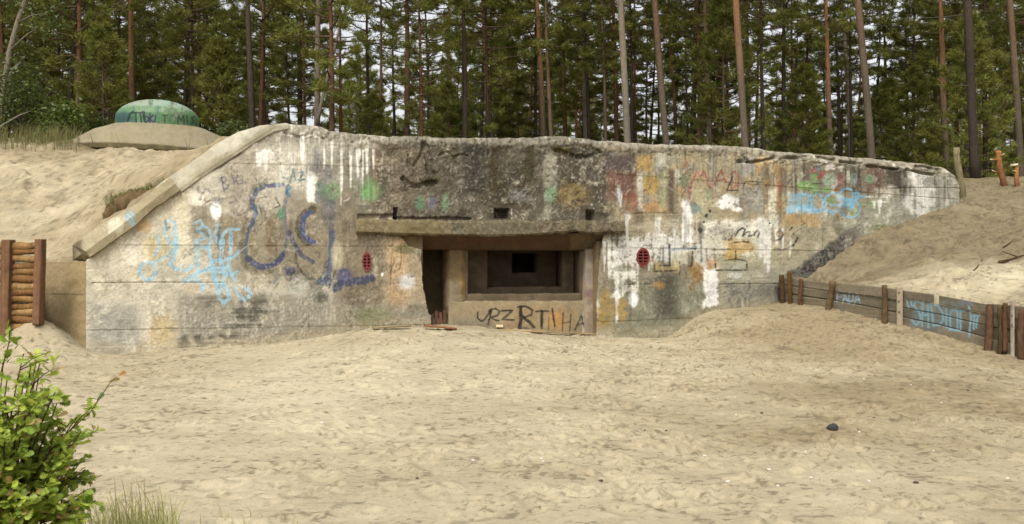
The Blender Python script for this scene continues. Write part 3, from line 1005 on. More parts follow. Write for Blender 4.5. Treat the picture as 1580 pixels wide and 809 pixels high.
C.blob(571, 293, 14, 18, (116, 168, 98), 0.85, 0.4)
C.blob(513, 293, 13, 14, (124, 158, 104), 0.7, holes=0.06)
C.blob(495, 290, 7, 11, (118, 150, 118), 0.6, holes=0.1)
C.blob(489, 250, 6, 22, (112, 124, 132), 0.45)
C.blob(548, 288, 8, 14, (106, 118, 92), 0.5)
s([(579, 232), (580, 302)], 2.5, (170, 124, 92), 0.8)
# BIG, LAZ
IK = (92, 94, 112)
s([(341, 274), (344, 286), (346, 297)], 1.8, IK, 0.85)
s([(338, 276), (347, 273), (350, 279), (343, 282), (353, 286), (351, 291), (345, 292)], 1.7, IK, 0.8)
s([(357, 268), (362, 284)], 1.7, IK, 0.8)
s([(374, 272), (366, 271), (364, 278), (367, 284), (374, 283), (375, 278), (369, 278)], 1.7, IK, 0.8)
s([(348, 306), (360, 303), (366, 310), (352, 314), (368, 312)], 1.6, (120, 118, 116), 0.7)
C.blob(336, 309, 10, 6, (120, 124, 124), 0.4)
s([(434, 264), (436, 274), (444, 276)], 2, TE, 0.75)
s([(448, 281), (452, 262), (456, 279)], 2, TE, 0.85)
s([(449, 274), (455, 273)], 1.8, TE, 0.85)
s([(460, 267), (468, 266), (461, 278), (470, 277)], 2.6, TE, 0.9)
s([(459, 288), (462, 298)], 1.8, TE, 0.6)
# red MAD over the black brackets
RD = (176, 90, 84)
s([(1063, 296), (1070, 276), (1075, 264), (1080, 274), (1086, 264), (1091, 278), (1097, 290)], 3, RD, 0.85)
s([(1103, 284), (1108, 272), (1113, 263), (1120, 281)], 3, RD, 0.85)
s([(1105, 278), (1118, 278)], 2.6, RD, 0.8)
s([(1128, 268), (1134, 265), (1140, 273), (1138, 286), (1128, 291), (1129, 270)], 2.8, RD, 0.8)
s([(1068, 288), (1064, 306), (1066, 316)], 3.5, (172, 98, 84), 0.6)
s([(1101, 284), (1102, 306)], 4, (198, 150, 130), 0.5)
s([(1130, 273), (1122, 294), (1140, 294)], 2.2, BK, 0.9)
s([(1145, 291), (1150, 280), (1173, 281)], 2.2, BK, 0.9)
s([(1174, 281), (1190, 281)], 1.5, (120, 96, 70), 0.6)
s([(1185, 268), (1187, 278)], 2, (120, 80, 70), 0.6)
C.blob(1203, 288, 4, 9, (176, 112, 84), 0.7)
for u, v, r in ((1095, 326, 2.2), (1090, 333, 2.6), (1086, 343, 1.6), (1080, 356, 4), (1187, 345, 1.6)):
    C.blob(u, v, r, r * 1.2, BK, 0.9, 0.3, 0.3)
C.blob(1082, 358, 6, 14, (86, 84, 78), 0.6, holes=0.12)
C.blob(1106, 356, 18, 7, (120, 112, 98), 0.5, holes=0.2)
# light blue lettering on the right wing
R(1216, 298, 1254, 328, (164, 186, 186), 0.5, 5, 6)
s([(1218, 324), (1232, 320), (1250, 322)], 11, LB, 0.85, 2)
s([(1250, 322), (1272, 326), (1292, 326)], 5, LB, 0.6, 2)
LB2 = (122, 180, 208)
s([(1222, 312), (1228, 302), (1238, 300), (1248, 302)], 4.5, LB2, 0.8)
s([(1236, 304), (1232, 314), (1238, 326)], 3, LB2, 0.85)
s([(1250, 302), (1248, 318), (1254, 328)], 4, LB2, 0.8)
C.ring(1262, 313, 8, 15, 3.4, LB2)
s([(1296, 300), (1284, 298), (1275, 304), (1273, 314), (1276, 324), (1286, 330)], 3.6, LB2, 0.9)
s([(1280, 316), (1292, 317)], 3, LB2, 0.8)
s([(1292, 308), (1304, 306), (1316, 312), (1310, 318), (1296, 316)], 5, LB2, 0.75)
C.ring(1307, 302, 10, 11, 3.2, LB2, 150, 400)
s([(1317, 300), (1318, 310), (1314, 318)], 3.4, LB2, 0.9)
C.ring(1312, 322, 15, 14, 3.2, LB2)
C.ring(1312, 317, 5, 5, 3.4, (96, 176, 202))
C.ring(1322, 302, 5, 5, 4, LB2)
s([(1318, 304), (1326, 303), (1336, 303)], 3.4, LB2, 0.9)
C.blob(1303, 326, 7, 9, (112, 96, 78), 0.5, holes=0.1)
C.blob(1240, 287, 12, 7, (128, 170, 88), 0.9, 0.4)
C.blob(1256, 292, 8, 7, (124, 168, 92), 0.8)
C.blob(1275, 293, 10, 4.5, (126, 166, 92), 0.75)
C.blob(1283, 309, 8, 5, (120, 160, 86), 0.6)
C.blob(1318, 328, 5, 5, (120, 160, 86), 0.6)
C.blob(1257, 275, 6, 6, (134, 172, 100), 0.7)
s([(1252, 284), (1271, 283)], 1.8, (84, 88, 70), 0.8)
C.blob(1256, 263, 4, 4, (184, 92, 86), 0.9)
s([(1264, 275), (1272, 267)], 6, (178, 84, 80), 0.85)
s([(1297, 272), (1296, 285)], 8, (160, 84, 84), 0.75, 1.5)
s([(1287, 294), (1295, 293)], 3, (176, 88, 76), 0.8)
C.blob(1280, 278, 10, 10, (158, 178, 150), 0.75)
s([(1276, 278), (1284, 272)], 2, (104, 120, 100), 0.8)
C.blob(1317, 276, 5, 10, (130, 160, 146), 0.75)
C.blob(1309, 272, 3, 10, (190, 196, 162), 0.7)
C.blob(1343, 276, 8, 7, (124, 162, 116), 0.75)
C.blob(1262, 260, 4, 3, (120, 140, 150), 0.8)
R(1275, 254, 1288, 262, (208, 196, 186), 0.8, 2.5, 4)
R(1325, 310, 1350, 320, (132, 158, 92), 0.55, 4, 6)
s([(1346, 311), (1372, 312)], 2, (206, 210, 190), 0.85)
C.drip(1358, 308, 330, 6, (214, 214, 200), 0.95)
C.drip(1349, 312, 322, 3, (200, 206, 186), 0.9)
# black script, smile, little house outline
SC = (74, 70, 60)
s([(1135, 364), (1139, 356), (1146, 352), (1150, 354), (1145, 366), (1151, 359), (1157, 357), (1155, 365), (1162, 363), (1168, 356), (1172, 360), (1168, 367)], 2.6, SC, 0.9)
s([(1133, 374), (1146, 373), (1155, 374)], 2.4, SC, 0.9)
s([(1124, 372), (1140, 350)], 1.6, (120, 112, 92), 0.6)
s([(1197, 371), (1204, 369), (1209, 362)], 2.6, SC, 0.9)
s([(1195, 382), (1206, 386), (1218, 382), (1226, 375), (1230, 368)], 2.0, (110, 104, 92), 0.75)
s([(1223, 380), (1228, 373), (1231, 367)], 3, SC, 0.9)
s([(1218, 356), (1222, 351)], 2.6, SC, 0.95)
s([(1224, 361), (1230, 356)], 3, SC, 0.95)
C.ring(1203, 361, 5, 4, 2.5, (140, 104, 66))
HB = (74, 80, 78)
s([(1104, 407), (1105, 417), (1153, 417), (1152, 403), (1136, 400), (1135, 388)], 2.3, HB, 0.92)
s([(1118, 402), (1136, 400)], 2, HB, 0.85)
s([(1127, 415), (1133, 406), (1137, 401)], 1.6, (110, 114, 106), 0.7)
R(1130, 404, 1150, 415, (168, 170, 152), 0.6, 2, 3)
s([(1102, 386), (1126, 385)], 2, (108, 106, 96), 0.8)
s([(1100, 393), (1122, 394)], 2, (108, 106, 96), 0.7)
s([(1090, 384), (1092, 402)], 2.2, (120, 96, 84), 0.6)
s([(1102, 384), (1103, 402)], 2.4, (116, 90, 84), 0.6)
C.blob(1133, 425, 11, 4.5, (204, 202, 190), 0.8, holes=0.1)
s([(1023, 380), (1024, 410)], 3, (112, 120, 118), 0.7)
s([(1033, 378), (1034, 410), (1019, 410)], 3, (78, 88, 90), 0.92)
s([(1020, 378), (1018, 404)], 2.2, (96, 110, 108), 0.6)
s([(1010, 410), (1010, 419), (1044, 418)], 2.4, (82, 80, 66), 0.9)
s([(1035, 386), (1056, 384), (1074, 382)], 4, (146, 164, 178), 0.7)
s([(1049, 404), (1049, 426)], 2.2, (104, 86, 62), 0.85)
s([(1069, 388), (1068, 411), (1064, 411)], 2.4, (72, 80, 80), 0.85)
s([(1059, 420), (1060, 424)], 2, (104, 86, 62), 0.8)
s([(1066, 376), (1074, 376)], 2, (84, 92, 92), 0.8)
s([(1066, 384), (1074, 384)], 2, (84, 92, 92), 0.8)
s([(1081, 368), (1083, 404)], 3.6, (108, 118, 122), 0.7)
for u, v in ((948, 436), (960, 438), (979, 434), (952, 370)):
    C.ring(u, v, 3.5, 3.5, 1.2, (120, 116, 98), a=0.5)
C.blob(962, 415, 22, 5, (140, 142, 116), 0.6, holes=0.15)
C.blob(955, 300, 4, 12, (160, 172, 176), 0.7, holes=0.05)
# faint worn remnants of older spraying, too faded to read
_r = np.random.default_rng(8)
for _k in range(120):
    if _k % 2:
        u0, v0 = _r.uniform(945, 1230), _r.uniform(248, 345)
    else:
        u0, v0 = _r.uniform(300, 545), _r.uniform(235, 440)
    if v0 < pl(u0, TOP) + 18:
        continue
    a_, L_ = _r.uniform(0, 6.28), _r.uniform(6, 22)
    k1, k2 = _r.uniform(-2.5, 2.5), _r.uniform(-1.5, 1.5)
    pts, x_, y_ = [], u0, v0
    for t_ in np.linspace(0, 1, 8):
        pts.append((x_, y_))
        aa = a_ + k1 * t_ + k2 * t_ * t_
        x_ += L_ / 7 * math.cos(aa)
        y_ += L_ / 7 * math.sin(aa)
    cl_ = [(96, 96, 108), (120, 84, 74), (110, 138, 128), (92, 84, 70), (206, 200, 186), (150, 126, 78), (112, 128, 142)][_r.integers(7)]
    s(pts, _r.uniform(1.2, 3.2), cl_, _r.uniform(0.25, 0.6), wear=0.6)
# chips and flaking
_c = fbm(U / 2.4, V / 3.2, 3, 85) * 2
_d = fbm(U / 22.0, V / 22.0, 3, 86) * 2
i = np.nonzero(U > 150)[0]
C.mix(i, 0.22 * sm(0.40, 0.56, _c[i] + 0.45 * _d[i]), (202, 196, 180))
C.mix(i, 0.32 * sm(0.40, 0.56, -_c[i] + 0.45 * _d[i]) * sm(200, 330, U[i]), (84, 76, 62))
# --- top edge: lighter lichen-covered lip over dark hollows
i = np.nonzero((U > 425) & (V < VT + 22))[0]
wl = np.interp(U[i], [425, 520, 640, 700, 870, 960, 1000, 1120, 1240, 1480], [3, 16, 10, 9, 15, 11, 7, 10, 14, 15])
edge_k = sm(wl + 2, wl - 3, V[i] - VT[i] + 7 * C.n_m[i] + 3 * C.n_f[i])
C.mix(i, 0.9 * edge_k, (160, 150, 126))
C.mix(i, 0.6 * edge_k * sm(0.0, 0.4, C.n_f[i] + 0.5 * C.n_m[i]), (112, 104, 84))
C.mix(i, 0.6 * edge_k * sm(0.3, 0.6, C.n_m[i] - 0.4 * C.n_f[i]), (196, 190, 168))
C.mix(i, 0.5 * edge_k * sm(0.35, 0.7, C.n_l[i] + 0.5 * C.n_f[i]), (112, 106, 52))
# vertical rain streaks from the top, general mottling
i = np.nonzero(U > 430)[0]
C.mix(i, 0.30 * sm(0.2, 0.55, C.n_v[i]) * sm(150, 10, V[i] - VT[i]), (84, 76, 60))
C.mix(i, 0.42 * sm(0.25, 0.6, C.n_l[i] * 0.8 - 0.5 * C.n_v[i]), (92, 84, 68))
C.mix(i, 0.25 * sm(0.3, 0.6, C.n_m[i] * 0.7 + 0.5 * C.n_v[i]), (196, 188, 166))
i = np.nonzero(U <= 430)[0]
C.mix(i, 0.35 * sm(0.2, 0.6, C.n_l[i] * 0.7 + 0.4 * C.n_m[i]), (122, 112, 90))
C.mix(i, 0.35 * sm(0.3, 0.6, C.n_m[i] * 0.8 - 0.4 * C.n_l[i]), (198, 188, 162))
rough0 = sm(560, 610, U) * sm(965, 930, U) * sm(345, 325, V)
_x = fbm(U / 1.6, V / 1.6, 2, 77) * 2
C.c *= (1 + 0.22 * C.n_m + 0.13 * C.n_f + 0.12 * C.n_l + 0.06 * C.n_h + (0.06 + 0.14 * rough0) * _x)[:, None]

_g = C.c @ np.array([0.3, 0.5, 0.2])
C.c = C.c * 0.86 + 0.14 * _g[:, None]

_L = C.c @ np.array([0.3, 0.55, 0.15])
_m = 0.27
C.c *= (np.clip(_L / _m, 0.1, 4) ** 0.32)[:, None]
C.c *= (1 - 0.30 * sm(580, 640, U) * sm(960, 900, U) * sm(370, 330, V))[:, None]   # the middle is the dirtiest concrete

# --- relief
fu, fv = U, V
C.d += 0.010 * C.n_m + 0.004 * C.n_f + 0.012 * C.n_l
rough = sm(560, 610, U) * sm(965, 930, U) * sm(345, 325, V)
big = fbm(U / 34.0, V / 26.0, 5, 71) * 2
mid = fbm(U / 12.0, V / 10.0, 4, 72) * 2
C.d += rough * (0.045 * big + 0.014 * mid + 0.005 * C.n_f)
lipk = sm(30, 4, V - VT) * sm(430, 470, U)
C.d += lipk * (0.032 * fbm(U / 6.0, V / 4.0, 4, 74) * 2 - 0.04 * sm(0.1, 0.5, mid + 0.3 * big) + 0.012 * C.n_f)
upk = sm(520, 480, U) * sm(200, 330, U) * sm(330, 240, V)
C.d += upk * 0.012 * big
# board marks of the formwork, and the day joints
zz = Zw.ravel()
for k in range(14):
    z0 = 0.35 + 0.262 * k
    g = np.exp(-((zz - z0 + 0.008 * C.n_l) / 0.008) ** 2) * (1 - rough) * sm(-0.3, 0.3, C.n_l + 0.3)
    C.d -= (0.001 + 0.0022 * (k % 3 == 1)) * g * np.clip(0.6 + C.n_m, 0, 1.4)
    C.d += (0.004 * ((k * 7919) % 5 - 2) / 2.0) * ((zz > z0) & (zz < z0 + 0.262)) * (1 - rough)
    C.c *= (1 - (0.04 + 0.06 * (k % 3 == 1)) * g * (0.6 + C.n_m))[:, None]
for u0, u1, v in ((142, 345, 437), (965, 1010, 440), (1110, 1210, 439), (1370, 1480, 291), (980, 1045, 330)):
    C.dent([(u0, v), ((u0 + u1) / 2, v - 1), (u1, v - 0.5)], 1.6, 0.010, 0.6)
    C.stroke([(u0, v), ((u0 + u1) / 2, v - 1), (u1, v - 0.5)], 1.2, (84, 76, 60), 0.32, wear=0.7)
# broken hollows
C.dent([(622, 276), (630, 284), (640, 288), (655, 284), (672, 282)], 7, 0.07)
C.dent([(655, 222), (660, 240), (663, 262), (668, 270)], 9, 0.07)
C.dent([(645, 215), (654, 224), (650, 238), (640, 255)], 5, 0.04)
C.dent([(678, 240), (690, 234), (700, 244), (712, 238), (720, 240)], 4, 0.035)
C.dent([(630, 240), (632, 258), (640, 272)], 5, 0.04)
C.dent([(860, 232), (884, 240), (905, 243), (925, 236)], 6, 0.05)
C.dent([(902, 226), (920, 232)], 8, 0.05)
C.dent([(610, 337), (650, 338), (690, 337), (725, 339)], 4.5, 0.05)
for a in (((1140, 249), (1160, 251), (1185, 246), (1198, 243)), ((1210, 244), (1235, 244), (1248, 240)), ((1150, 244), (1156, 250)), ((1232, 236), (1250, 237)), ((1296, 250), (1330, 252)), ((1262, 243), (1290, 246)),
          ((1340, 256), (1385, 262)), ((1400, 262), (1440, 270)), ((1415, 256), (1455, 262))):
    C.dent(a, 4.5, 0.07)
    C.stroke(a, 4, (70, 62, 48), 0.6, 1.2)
for a in (((440, 205), (462, 212), (480, 206), (500, 214)), ((372, 226), (390, 214), (405, 206)), ((330, 262), (350, 250), (368, 238))):
    C.dent(a, 4, 0.03)
C.dent([(619, 385), (620, 402), (617, 418)], 2, 0.02)
C.dent([(607, 385), (608, 406), (603, 425)], 2, 0.02)
C.dent([(607, 366), (605, 400), (604, 440)], 1.8, 0.015)
# drain holes and the step over the visor
C.dentrect(606.5, 320, 613.5, 338.5, 0.22)
C.dentrect(762, 322, 786, 337, 0.22)
C.dentrect(904, 324, 917, 341, 0.20)
C.dentrect(551, 330, 607, 338, 0.05)
C.dentrect(540, 372, 592, 520, 0.005)
# chipped jambs of the opening
OPEN = [(612, 357), (934, 357), (930, 372), (926, 385), (923, 420), (921, 455), (920, 540), (667, 540), (665, 486), (661, 484), (658, 470), (655, 452), (652, 430), (651, 412), (648, 400), (650, 385), (630, 380)]
du_ = 2.2 * (C.n_m + 0.4 * C.n_f)
hole = inpoly(U + du_, V + 0.5 * du_, OPEN)
# grille openings
for (gu, gv, ga, gb) in ((566, 404, 6.5, 15), (992, 397.5, 9.5, 14)):
    hole |= ((U - gu) / ga) ** 2 + ((V - gv) / gb) ** 2 < 1

dd = C.d.reshape(NRT, -1)
ramp = np.ones_like(dd)
ramp[NR + 8:] = 0.6
lipn = np.zeros_like(dd)
off = OUT + dd * ramp
XY = P[None, :, :] + Nn[None, :, :] * off[..., None]
Zout = Zw.copy()
Zout[NR:] += 0.022 * fbm(Uw[NR:] / 10, OUT[NR:] * 9 + 3, 4, 81) * 2 * np.where(Uw[NR:] > 440, 1, 0.2)
VV = np.concatenate([XY, Zout[..., None]], -1).reshape(-1, 3)
nc = len(Ufull)
Fw = gridf(nc, NRT)
hb = hole.reshape(-1)
Fw = Fw[~(hb[Fw].sum(1) >= 2)]
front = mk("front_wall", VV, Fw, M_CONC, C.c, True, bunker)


def swept(name, rows, nu_fine, mat, paint, parent=bunker, disp=0.012, seed=1, closed=True, smooth=True, noise_scale=8.0):
    """surface through a list of polylines (each a list of 3-D points, same count), resampled and roughened; end caps included"""
    rows = [np.asarray(r, float) for r in rows]
    if closed:
        rows = rows + [rows[0]]
    # resample along the length
    def res(r, n):
        s = np.concatenate([[0], np.cumsum(np.linalg.norm(np.diff(r, axis=0), axis=1))])
        t = np.linspace(0, s[-1], n)
        return np.stack([np.interp(t, s, r[:, k]) for k in range(3)], 1)
    L = max(np.linalg.norm(np.diff(r, axis=0), axis=1).sum() for r in rows)
    n = max(int(L / nu_fine), 4)
    rows = [res(r, n) for r in rows]
    out = []
    for a, b in zip(rows[:-1], rows[1:]):
        m = max(int(np.linalg.norm(a - b, axis=1).mean() / nu_fine), 1)
        for k in range(m):
            out.append(a + (b - a) * k / m)
    if not closed:
        out.append(rows[-1])
    G = np.array(out)
    m = len(G)
    Gf = G.reshape(-1, 3)
    e1 = np.gradient(G, axis=1)
    e2 = np.gradient(G, axis=0)
    if closed:
        e2 = np.roll(G, -1, 0) - np.roll(G, 1, 0)
    nn = np.cross(e1, e2).reshape(-1, 3)
    nn /= np.linalg.norm(nn, axis=1)[:, None] + 1e-9
    cen = G.mean(0)[None]
    sgn = np.sign((nn.reshape(G.shape) * (G - cen)).sum(-1).mean())
    nn *= sgn if closed else 1
    q = Gf * noise_scale
    dn = fbm(q[:, 0] + q[:, 1] * 0.7, q[:, 2] + q[:, 1] * 0.5, 4, seed) * 2
    Gd = Gf + nn * (disp * dn)[:, None]
    Uq = CU + FPX * Gf[:, 0] / Gf[:, 1]
    Vq = CV - FPX * (Gf[:, 2] - EYE) / Gf[:, 1]
    col, ex = paint(Uq, Vq, Gf)
    if ex is not None:
        Gd = Gd + nn * ex[:, None]
    F = gridf(n, m)
    if closed:
        a = np.arange(n - 1) + (m - 1) * n
        F = np.concatenate([F, np.stack([a, a + 1, np.arange(1, n), np.arange(n - 1)], 1)])
    V = Gd
    if closed:                                            # fan caps
        c0, c1 = G[:, 0].mean(0), G[:, -1].mean(0)
        V = np.vstack([Gd, c0, c1])
        k0, k1 = len(Gd), len(Gd) + 1
        tri = []
        for i in range(m):
            j = (i + 1) % m
            tri.append([i * n, j * n, k0])
            tri.append([j * n + n - 1, i * n + n - 1, k1])
        col = np.vstack([col, col[0], col[-1]])
        Fl = [list(f) for f in F] + tri
        return mk(name, V, Fl, mat, col, smooth, parent)
    return mk(name, V, F, mat, col, smooth, parent)


def conc_paint(base, seed=0, amt=0.22, extra=None):
    def f(u, v, G):
        c = Canvas(u, v, base, WK, seed)
        i = np.arange(len(u))
        if not extra or base[0] > 100:
            c.mix(i, 0.45 * sm(0.1, 0.5, c.n_l + 0.5 * c.n_m), np.array(base) * 0.72)
            c.mix(i, 0.4 * sm(0.25, 0.55, c.n_m - 0.4 * c.n_f), np.minimum(np.array(base) * 1.16, 230))
        if extra:
            extra(c)
        c.c *= (1 + amt * c.n_m + 0.18 * c.n_f + 0.12 * c.n_l)[:, None]
        return c.c, c.d
    return f


# visor: the ledge over the opening
us = np.linspace(549, 964, 60)


def row1(vfun, off):
    return [on1(u, vfun(u), off) for u in us]


vb = lambda u: pl(u, [(549, 360), (600, 361.5), (640, 363), (760, 365), (820, 364), (850, 361), (880, 358), (920, 361), (964, 359)])
vtp = lambda u: pl(u, [(549, 338.5), (620, 339), (720, 341), (830, 340), (964, 341)])


def visor_extra(c):
    c.rect(540, 336, 700, 370, (132, 116, 82), 0.5, 5, 8)
    c.rect(690, 336, 830, 370, (98, 92, 72), 0.6, 8, 10)
    i = c.sel(540, 330, 980, 370, 0)
    c.mix(i, 0.7 * sm(0.05, 0.4, c.n_m + 0.3 * c.n_f)[i], (84, 76, 54))
    c.mix(i, 0.6 * 0.5 * sm(0.2, 0.5, c.n_f - 0.3 * c.n_m)[i], (156, 148, 126))
    c.rect(620, 350, 690, 362, (92, 84, 50), 0.5, 4, 8)
    c.d += 0.03 * sm(600, 640, c.U) * (c.n_m * 0.8 + c.n_l * 0.5)
    c.d += 0.04 * sm(830, 870, c.U) * c.n_m
    c.d += sm(0, 1, 0) 


swept("visor", [row1(vtp, 0.12), row1(vtp, -0.02), row1(lambda u: vtp(u) + 3.5, -0.07), row1(lambda u: vb(u) - 3, -0.11), row1(vb, -0.08), row1(vb, 0.12)], 0.022, M_CONC,
      conc_paint((96, 86, 66), 21, 0.35, visor_extra), disp=0.03, seed=5, noise_scale=6, smooth=False)

# soffit sloping down into the opening
us2 = np.linspace(606, 936, 30)
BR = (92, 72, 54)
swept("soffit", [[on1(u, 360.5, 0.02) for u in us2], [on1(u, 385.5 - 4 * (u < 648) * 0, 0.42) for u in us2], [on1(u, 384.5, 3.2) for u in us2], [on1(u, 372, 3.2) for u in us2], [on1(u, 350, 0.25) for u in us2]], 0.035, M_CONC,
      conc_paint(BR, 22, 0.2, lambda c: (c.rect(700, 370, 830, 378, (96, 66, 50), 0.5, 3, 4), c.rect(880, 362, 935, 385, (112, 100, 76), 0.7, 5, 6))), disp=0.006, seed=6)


def frame_quad(uv_outer, uv_inner, off, grow=6):
    """flat wall with a rectangular hole, as a list of points rows: built as 4 strips"""
    return uv_outer, uv_inner, off


def plate(mb_rows, name, base, seed, extra=None, disp=0.008, res=0.03, closed=False):
    return swept(name, mb_rows, res, M_CONC, conc_paint(base, seed, 0.22, extra), disp=disp, seed=seed, closed=closed)


def seg(u0, v0, o0, u1, v1, o1, n=2):
    return [on1(u0 + (u1 - u0) * t, v0 + (v1 - v0) * t, o0 + (o1 - o0) * t) for t in np.linspace(0, 1, n)]


def box8(name, u0, u1, v0, v1, offa, offb, base, seed, extra=None, disp=0.008, res=0.03, parent=bunker, taper=None):
    """a solid block: front face at offa (pixels u0..u1, v0..v1), running straight back to offb"""
    def corner(u, v):
        a = on1(u, v, offa)
        return a
    d = np.array([-N1[0], -N1[1], 0])
    a, b, c, e = corner(u0, v0), corner(u1, v0), corner(u1, v1), corner(u0, v1)
    z_top, z_bot = (a[2] + b[2]) / 2, (c[2] + e[2]) / 2
    L = (offb - offa)
    tl, tr = np.array([a[0], a[1], z_top]), np.array([b[0], b[1], z_top])
    bl, br = np.array([a[0], a[1], z_bot]), np.array([b[0], b[1], z_bot])
    rows = [[tl, tr], [bl, br], [bl + d * L, br + d * L], [tl + d * L, tr + d * L]]
    return swept(name, rows, res, M_CONC, conc_paint(base, seed, 0.34, extra), parent=parent, disp=disp, seed=seed)


def letters(c):
    s = c.stroke
    c.rect(690, 462, 930, 500, (160, 142, 108), 0.6, 8, 8)
    c.rect(780, 470, 900, 520, (150, 126, 88), 0.5, 8, 8)
    c.rect(850, 482, 870, 505, (176, 128, 66), 0.6, 5, 5)
    c.rect(700, 492, 760, 520, (120, 112, 96), 0.6, 8, 8)
    c.rect(890, 470, 925, 520, (136, 128, 104), 0.6, 6, 6)
    c.rect(900, 480, 908, 512, (196, 190, 176), 0.5, 3, 4, 0.5)
    K = (44, 42, 40)
    s([(737, 482), (737, 491), (742, 496), (748, 493), (754, 484), (757, 478)], 2.6, K, 0.95, wear=.1)
    s([(758, 478), (756, 490), (753, 501)], 2.8, K, 0.95, wear=.1)
    s([(754, 480), (764, 476), (771, 480), (768, 487), (757, 490), (764, 494), (770, 495)], 2.6, K, 0.95, wear=.1)
    s([(774, 480), (791, 479), (784, 486), (775, 493), (793, 494)], 2.8, K, 0.95, wear=.1)
    s([(803, 474), (804, 490), (802, 506)], 5.5, K, 0.95, wear=.1)
    s([(799, 474), (812, 473), (822, 479), (820, 486), (808, 490)], 3, K, 0.95, wear=.1)
    s([(806, 488), (816, 497), (824, 505)], 5, K, 0.9, wear=.15)
    s([(800, 505), (820, 508)], 4, (70, 66, 60), 0.6)
    s([(826, 481), (846, 480)], 2.6, K, 0.95, wear=.1)
    s([(836, 480), (836, 506)], 4.6, K, 0.95, wear=.1)
    s([(847, 490), (846, 509)], 1.6, K, 0.85, wear=.1)
    s([(852, 476), (856, 504)], 3, K, 0.95, wear=.1)
    s([(869, 483), (868, 511)], 1.9, K, 0.9, wear=.1)
    s([(881, 486), (879, 511)], 1.9, K, 0.9, wear=.1)
    s([(869, 499), (880, 497)], 1.9, K, 0.9, wear=.1)
    s([(887, 510), (892, 498), (897, 487), (902, 508)], 2, K, 0.9, wear=.1)
    s([(890, 502), (903, 498)], 1.8, K, 0.85, wear=.1)
    s([(898, 490), (904, 489)], 1.6, K, 0.8, wear=.1)
    s([(700, 486), (701, 502)], 2, (90, 84, 74), 0.6)


# parapet under the embrasure with the black lettering
par = swept("parapet", [seg(692, 455.5, 0.86, 935, 455.5, 0.86), seg(692, 467, 0.45, 935, 467, 0.45), seg(692, 540, 0.45, 935, 540, 0.45), seg(692, 540, 0.9, 935, 540, 0.9)], 0.0135, M_CONC,
            conc_paint((138, 126, 102), 31, 0.26, letters), disp=0.010, seed=31)
TB = (136, 110, 78)
# rounded pier left of the embrasure
swept("pier", [seg(684, 384, 0.75, 684, 545, 0.75, 12), seg(689, 384, 0.56, 689, 545, 0.56, 12), seg(694, 384, 0.47, 694, 545, 0.47, 12), seg(712, 384, 0.47, 712, 545, 0.47, 12), seg(718, 384, 0.55, 718, 545, 0.55, 12), seg(718, 384, 2.0, 718, 545, 2.0, 12), seg(680, 384, 2.0, 680, 545, 2.0, 12)],
      0.025, M_CONC, conc_paint((124, 106, 76), 32, 0.3, lambda c: (c.rect(690, 440, 725, 520, (140, 130, 108), 0.6, 8, 8), c.blob(717, 440, 8, 22, (160, 128, 66), 0.5))), disp=0.03, seed=32)
# stepped embrasure: frames growing smaller and deeper
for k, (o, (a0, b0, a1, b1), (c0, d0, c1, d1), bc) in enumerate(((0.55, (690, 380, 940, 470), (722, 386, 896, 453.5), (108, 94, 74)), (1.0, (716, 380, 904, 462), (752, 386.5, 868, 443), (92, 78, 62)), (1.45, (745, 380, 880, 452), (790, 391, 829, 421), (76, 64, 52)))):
    mbv = []
    tk = 0.40
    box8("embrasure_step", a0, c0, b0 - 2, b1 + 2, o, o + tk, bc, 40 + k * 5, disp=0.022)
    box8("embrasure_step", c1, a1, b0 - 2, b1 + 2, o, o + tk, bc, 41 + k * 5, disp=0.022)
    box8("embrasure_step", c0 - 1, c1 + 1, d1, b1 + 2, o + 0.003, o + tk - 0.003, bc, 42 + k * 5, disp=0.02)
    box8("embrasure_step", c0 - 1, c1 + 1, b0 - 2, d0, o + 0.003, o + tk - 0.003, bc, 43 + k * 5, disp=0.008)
box8("pier", 904, 931, 384, 545, 0.36, 0.9, (150, 134, 112), 60, lambda c: (c.blob(910, 452, 8, 6, (150, 112, 122), 0.5), c.rect(900, 385, 925, 440, (172, 160, 150), 0.5, 6, 6)), disp=0.012)
# dark chamber behind: walls and passage on the left
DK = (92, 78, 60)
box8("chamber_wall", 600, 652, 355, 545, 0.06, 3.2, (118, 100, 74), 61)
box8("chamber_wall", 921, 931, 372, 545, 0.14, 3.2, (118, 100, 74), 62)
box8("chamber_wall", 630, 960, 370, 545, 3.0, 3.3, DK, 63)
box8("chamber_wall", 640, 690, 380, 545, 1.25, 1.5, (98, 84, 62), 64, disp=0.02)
# planks that close the foot of the passage
for k, (u, w, h) in enumerate(((667, 4.5, 484), (673, 5, 480), (679.5, 5, 482), (686, 5, 479), (692.5, 4.5, 483))):
    mb = MB()
    p0, p1 = on1(u, 520, 0.50 + 0.012 * (k % 2)), on1(u + 0.5, h, 0.50 + 0.012 * (k % 2))
    hw, th = 0.5 * w / FPX * 15.5, 0.02
    ex, ey = np.array([_t1[0], _t1[1], 0]), np.array([-N1[0], -N1[1], 0])
    Vb = [p + ex * sx_ * hw + ey * sy_ * th for p in (p0, p1) for sx_, sy_ in ((-1, 0), (1, 0), (1, 1), (-1, 1))]
    mb.add(Vb, [[0, 1, 5, 4], [1, 2, 6, 5], [2, 3, 7, 6], [3, 0, 4, 7], [4, 5, 6, 7]], lin((104 + 12 * (k % 3), 84, 66)) * 0.6)
    mb.build("barrier_plank", M_WOOD, bunker)

# coping on the sloping left shoulder
lo = [(300, 274), (330, 254), (365, 232), (400, 209), (422, 196), (446, 191.5)]
hi = [(246, 284), (290, 254), (330, 224), (366, 204), (400, 194), (441, 189.5)]
lo0 = [(266, 300)] + lo
hi0 = [(238, 291)] + hi


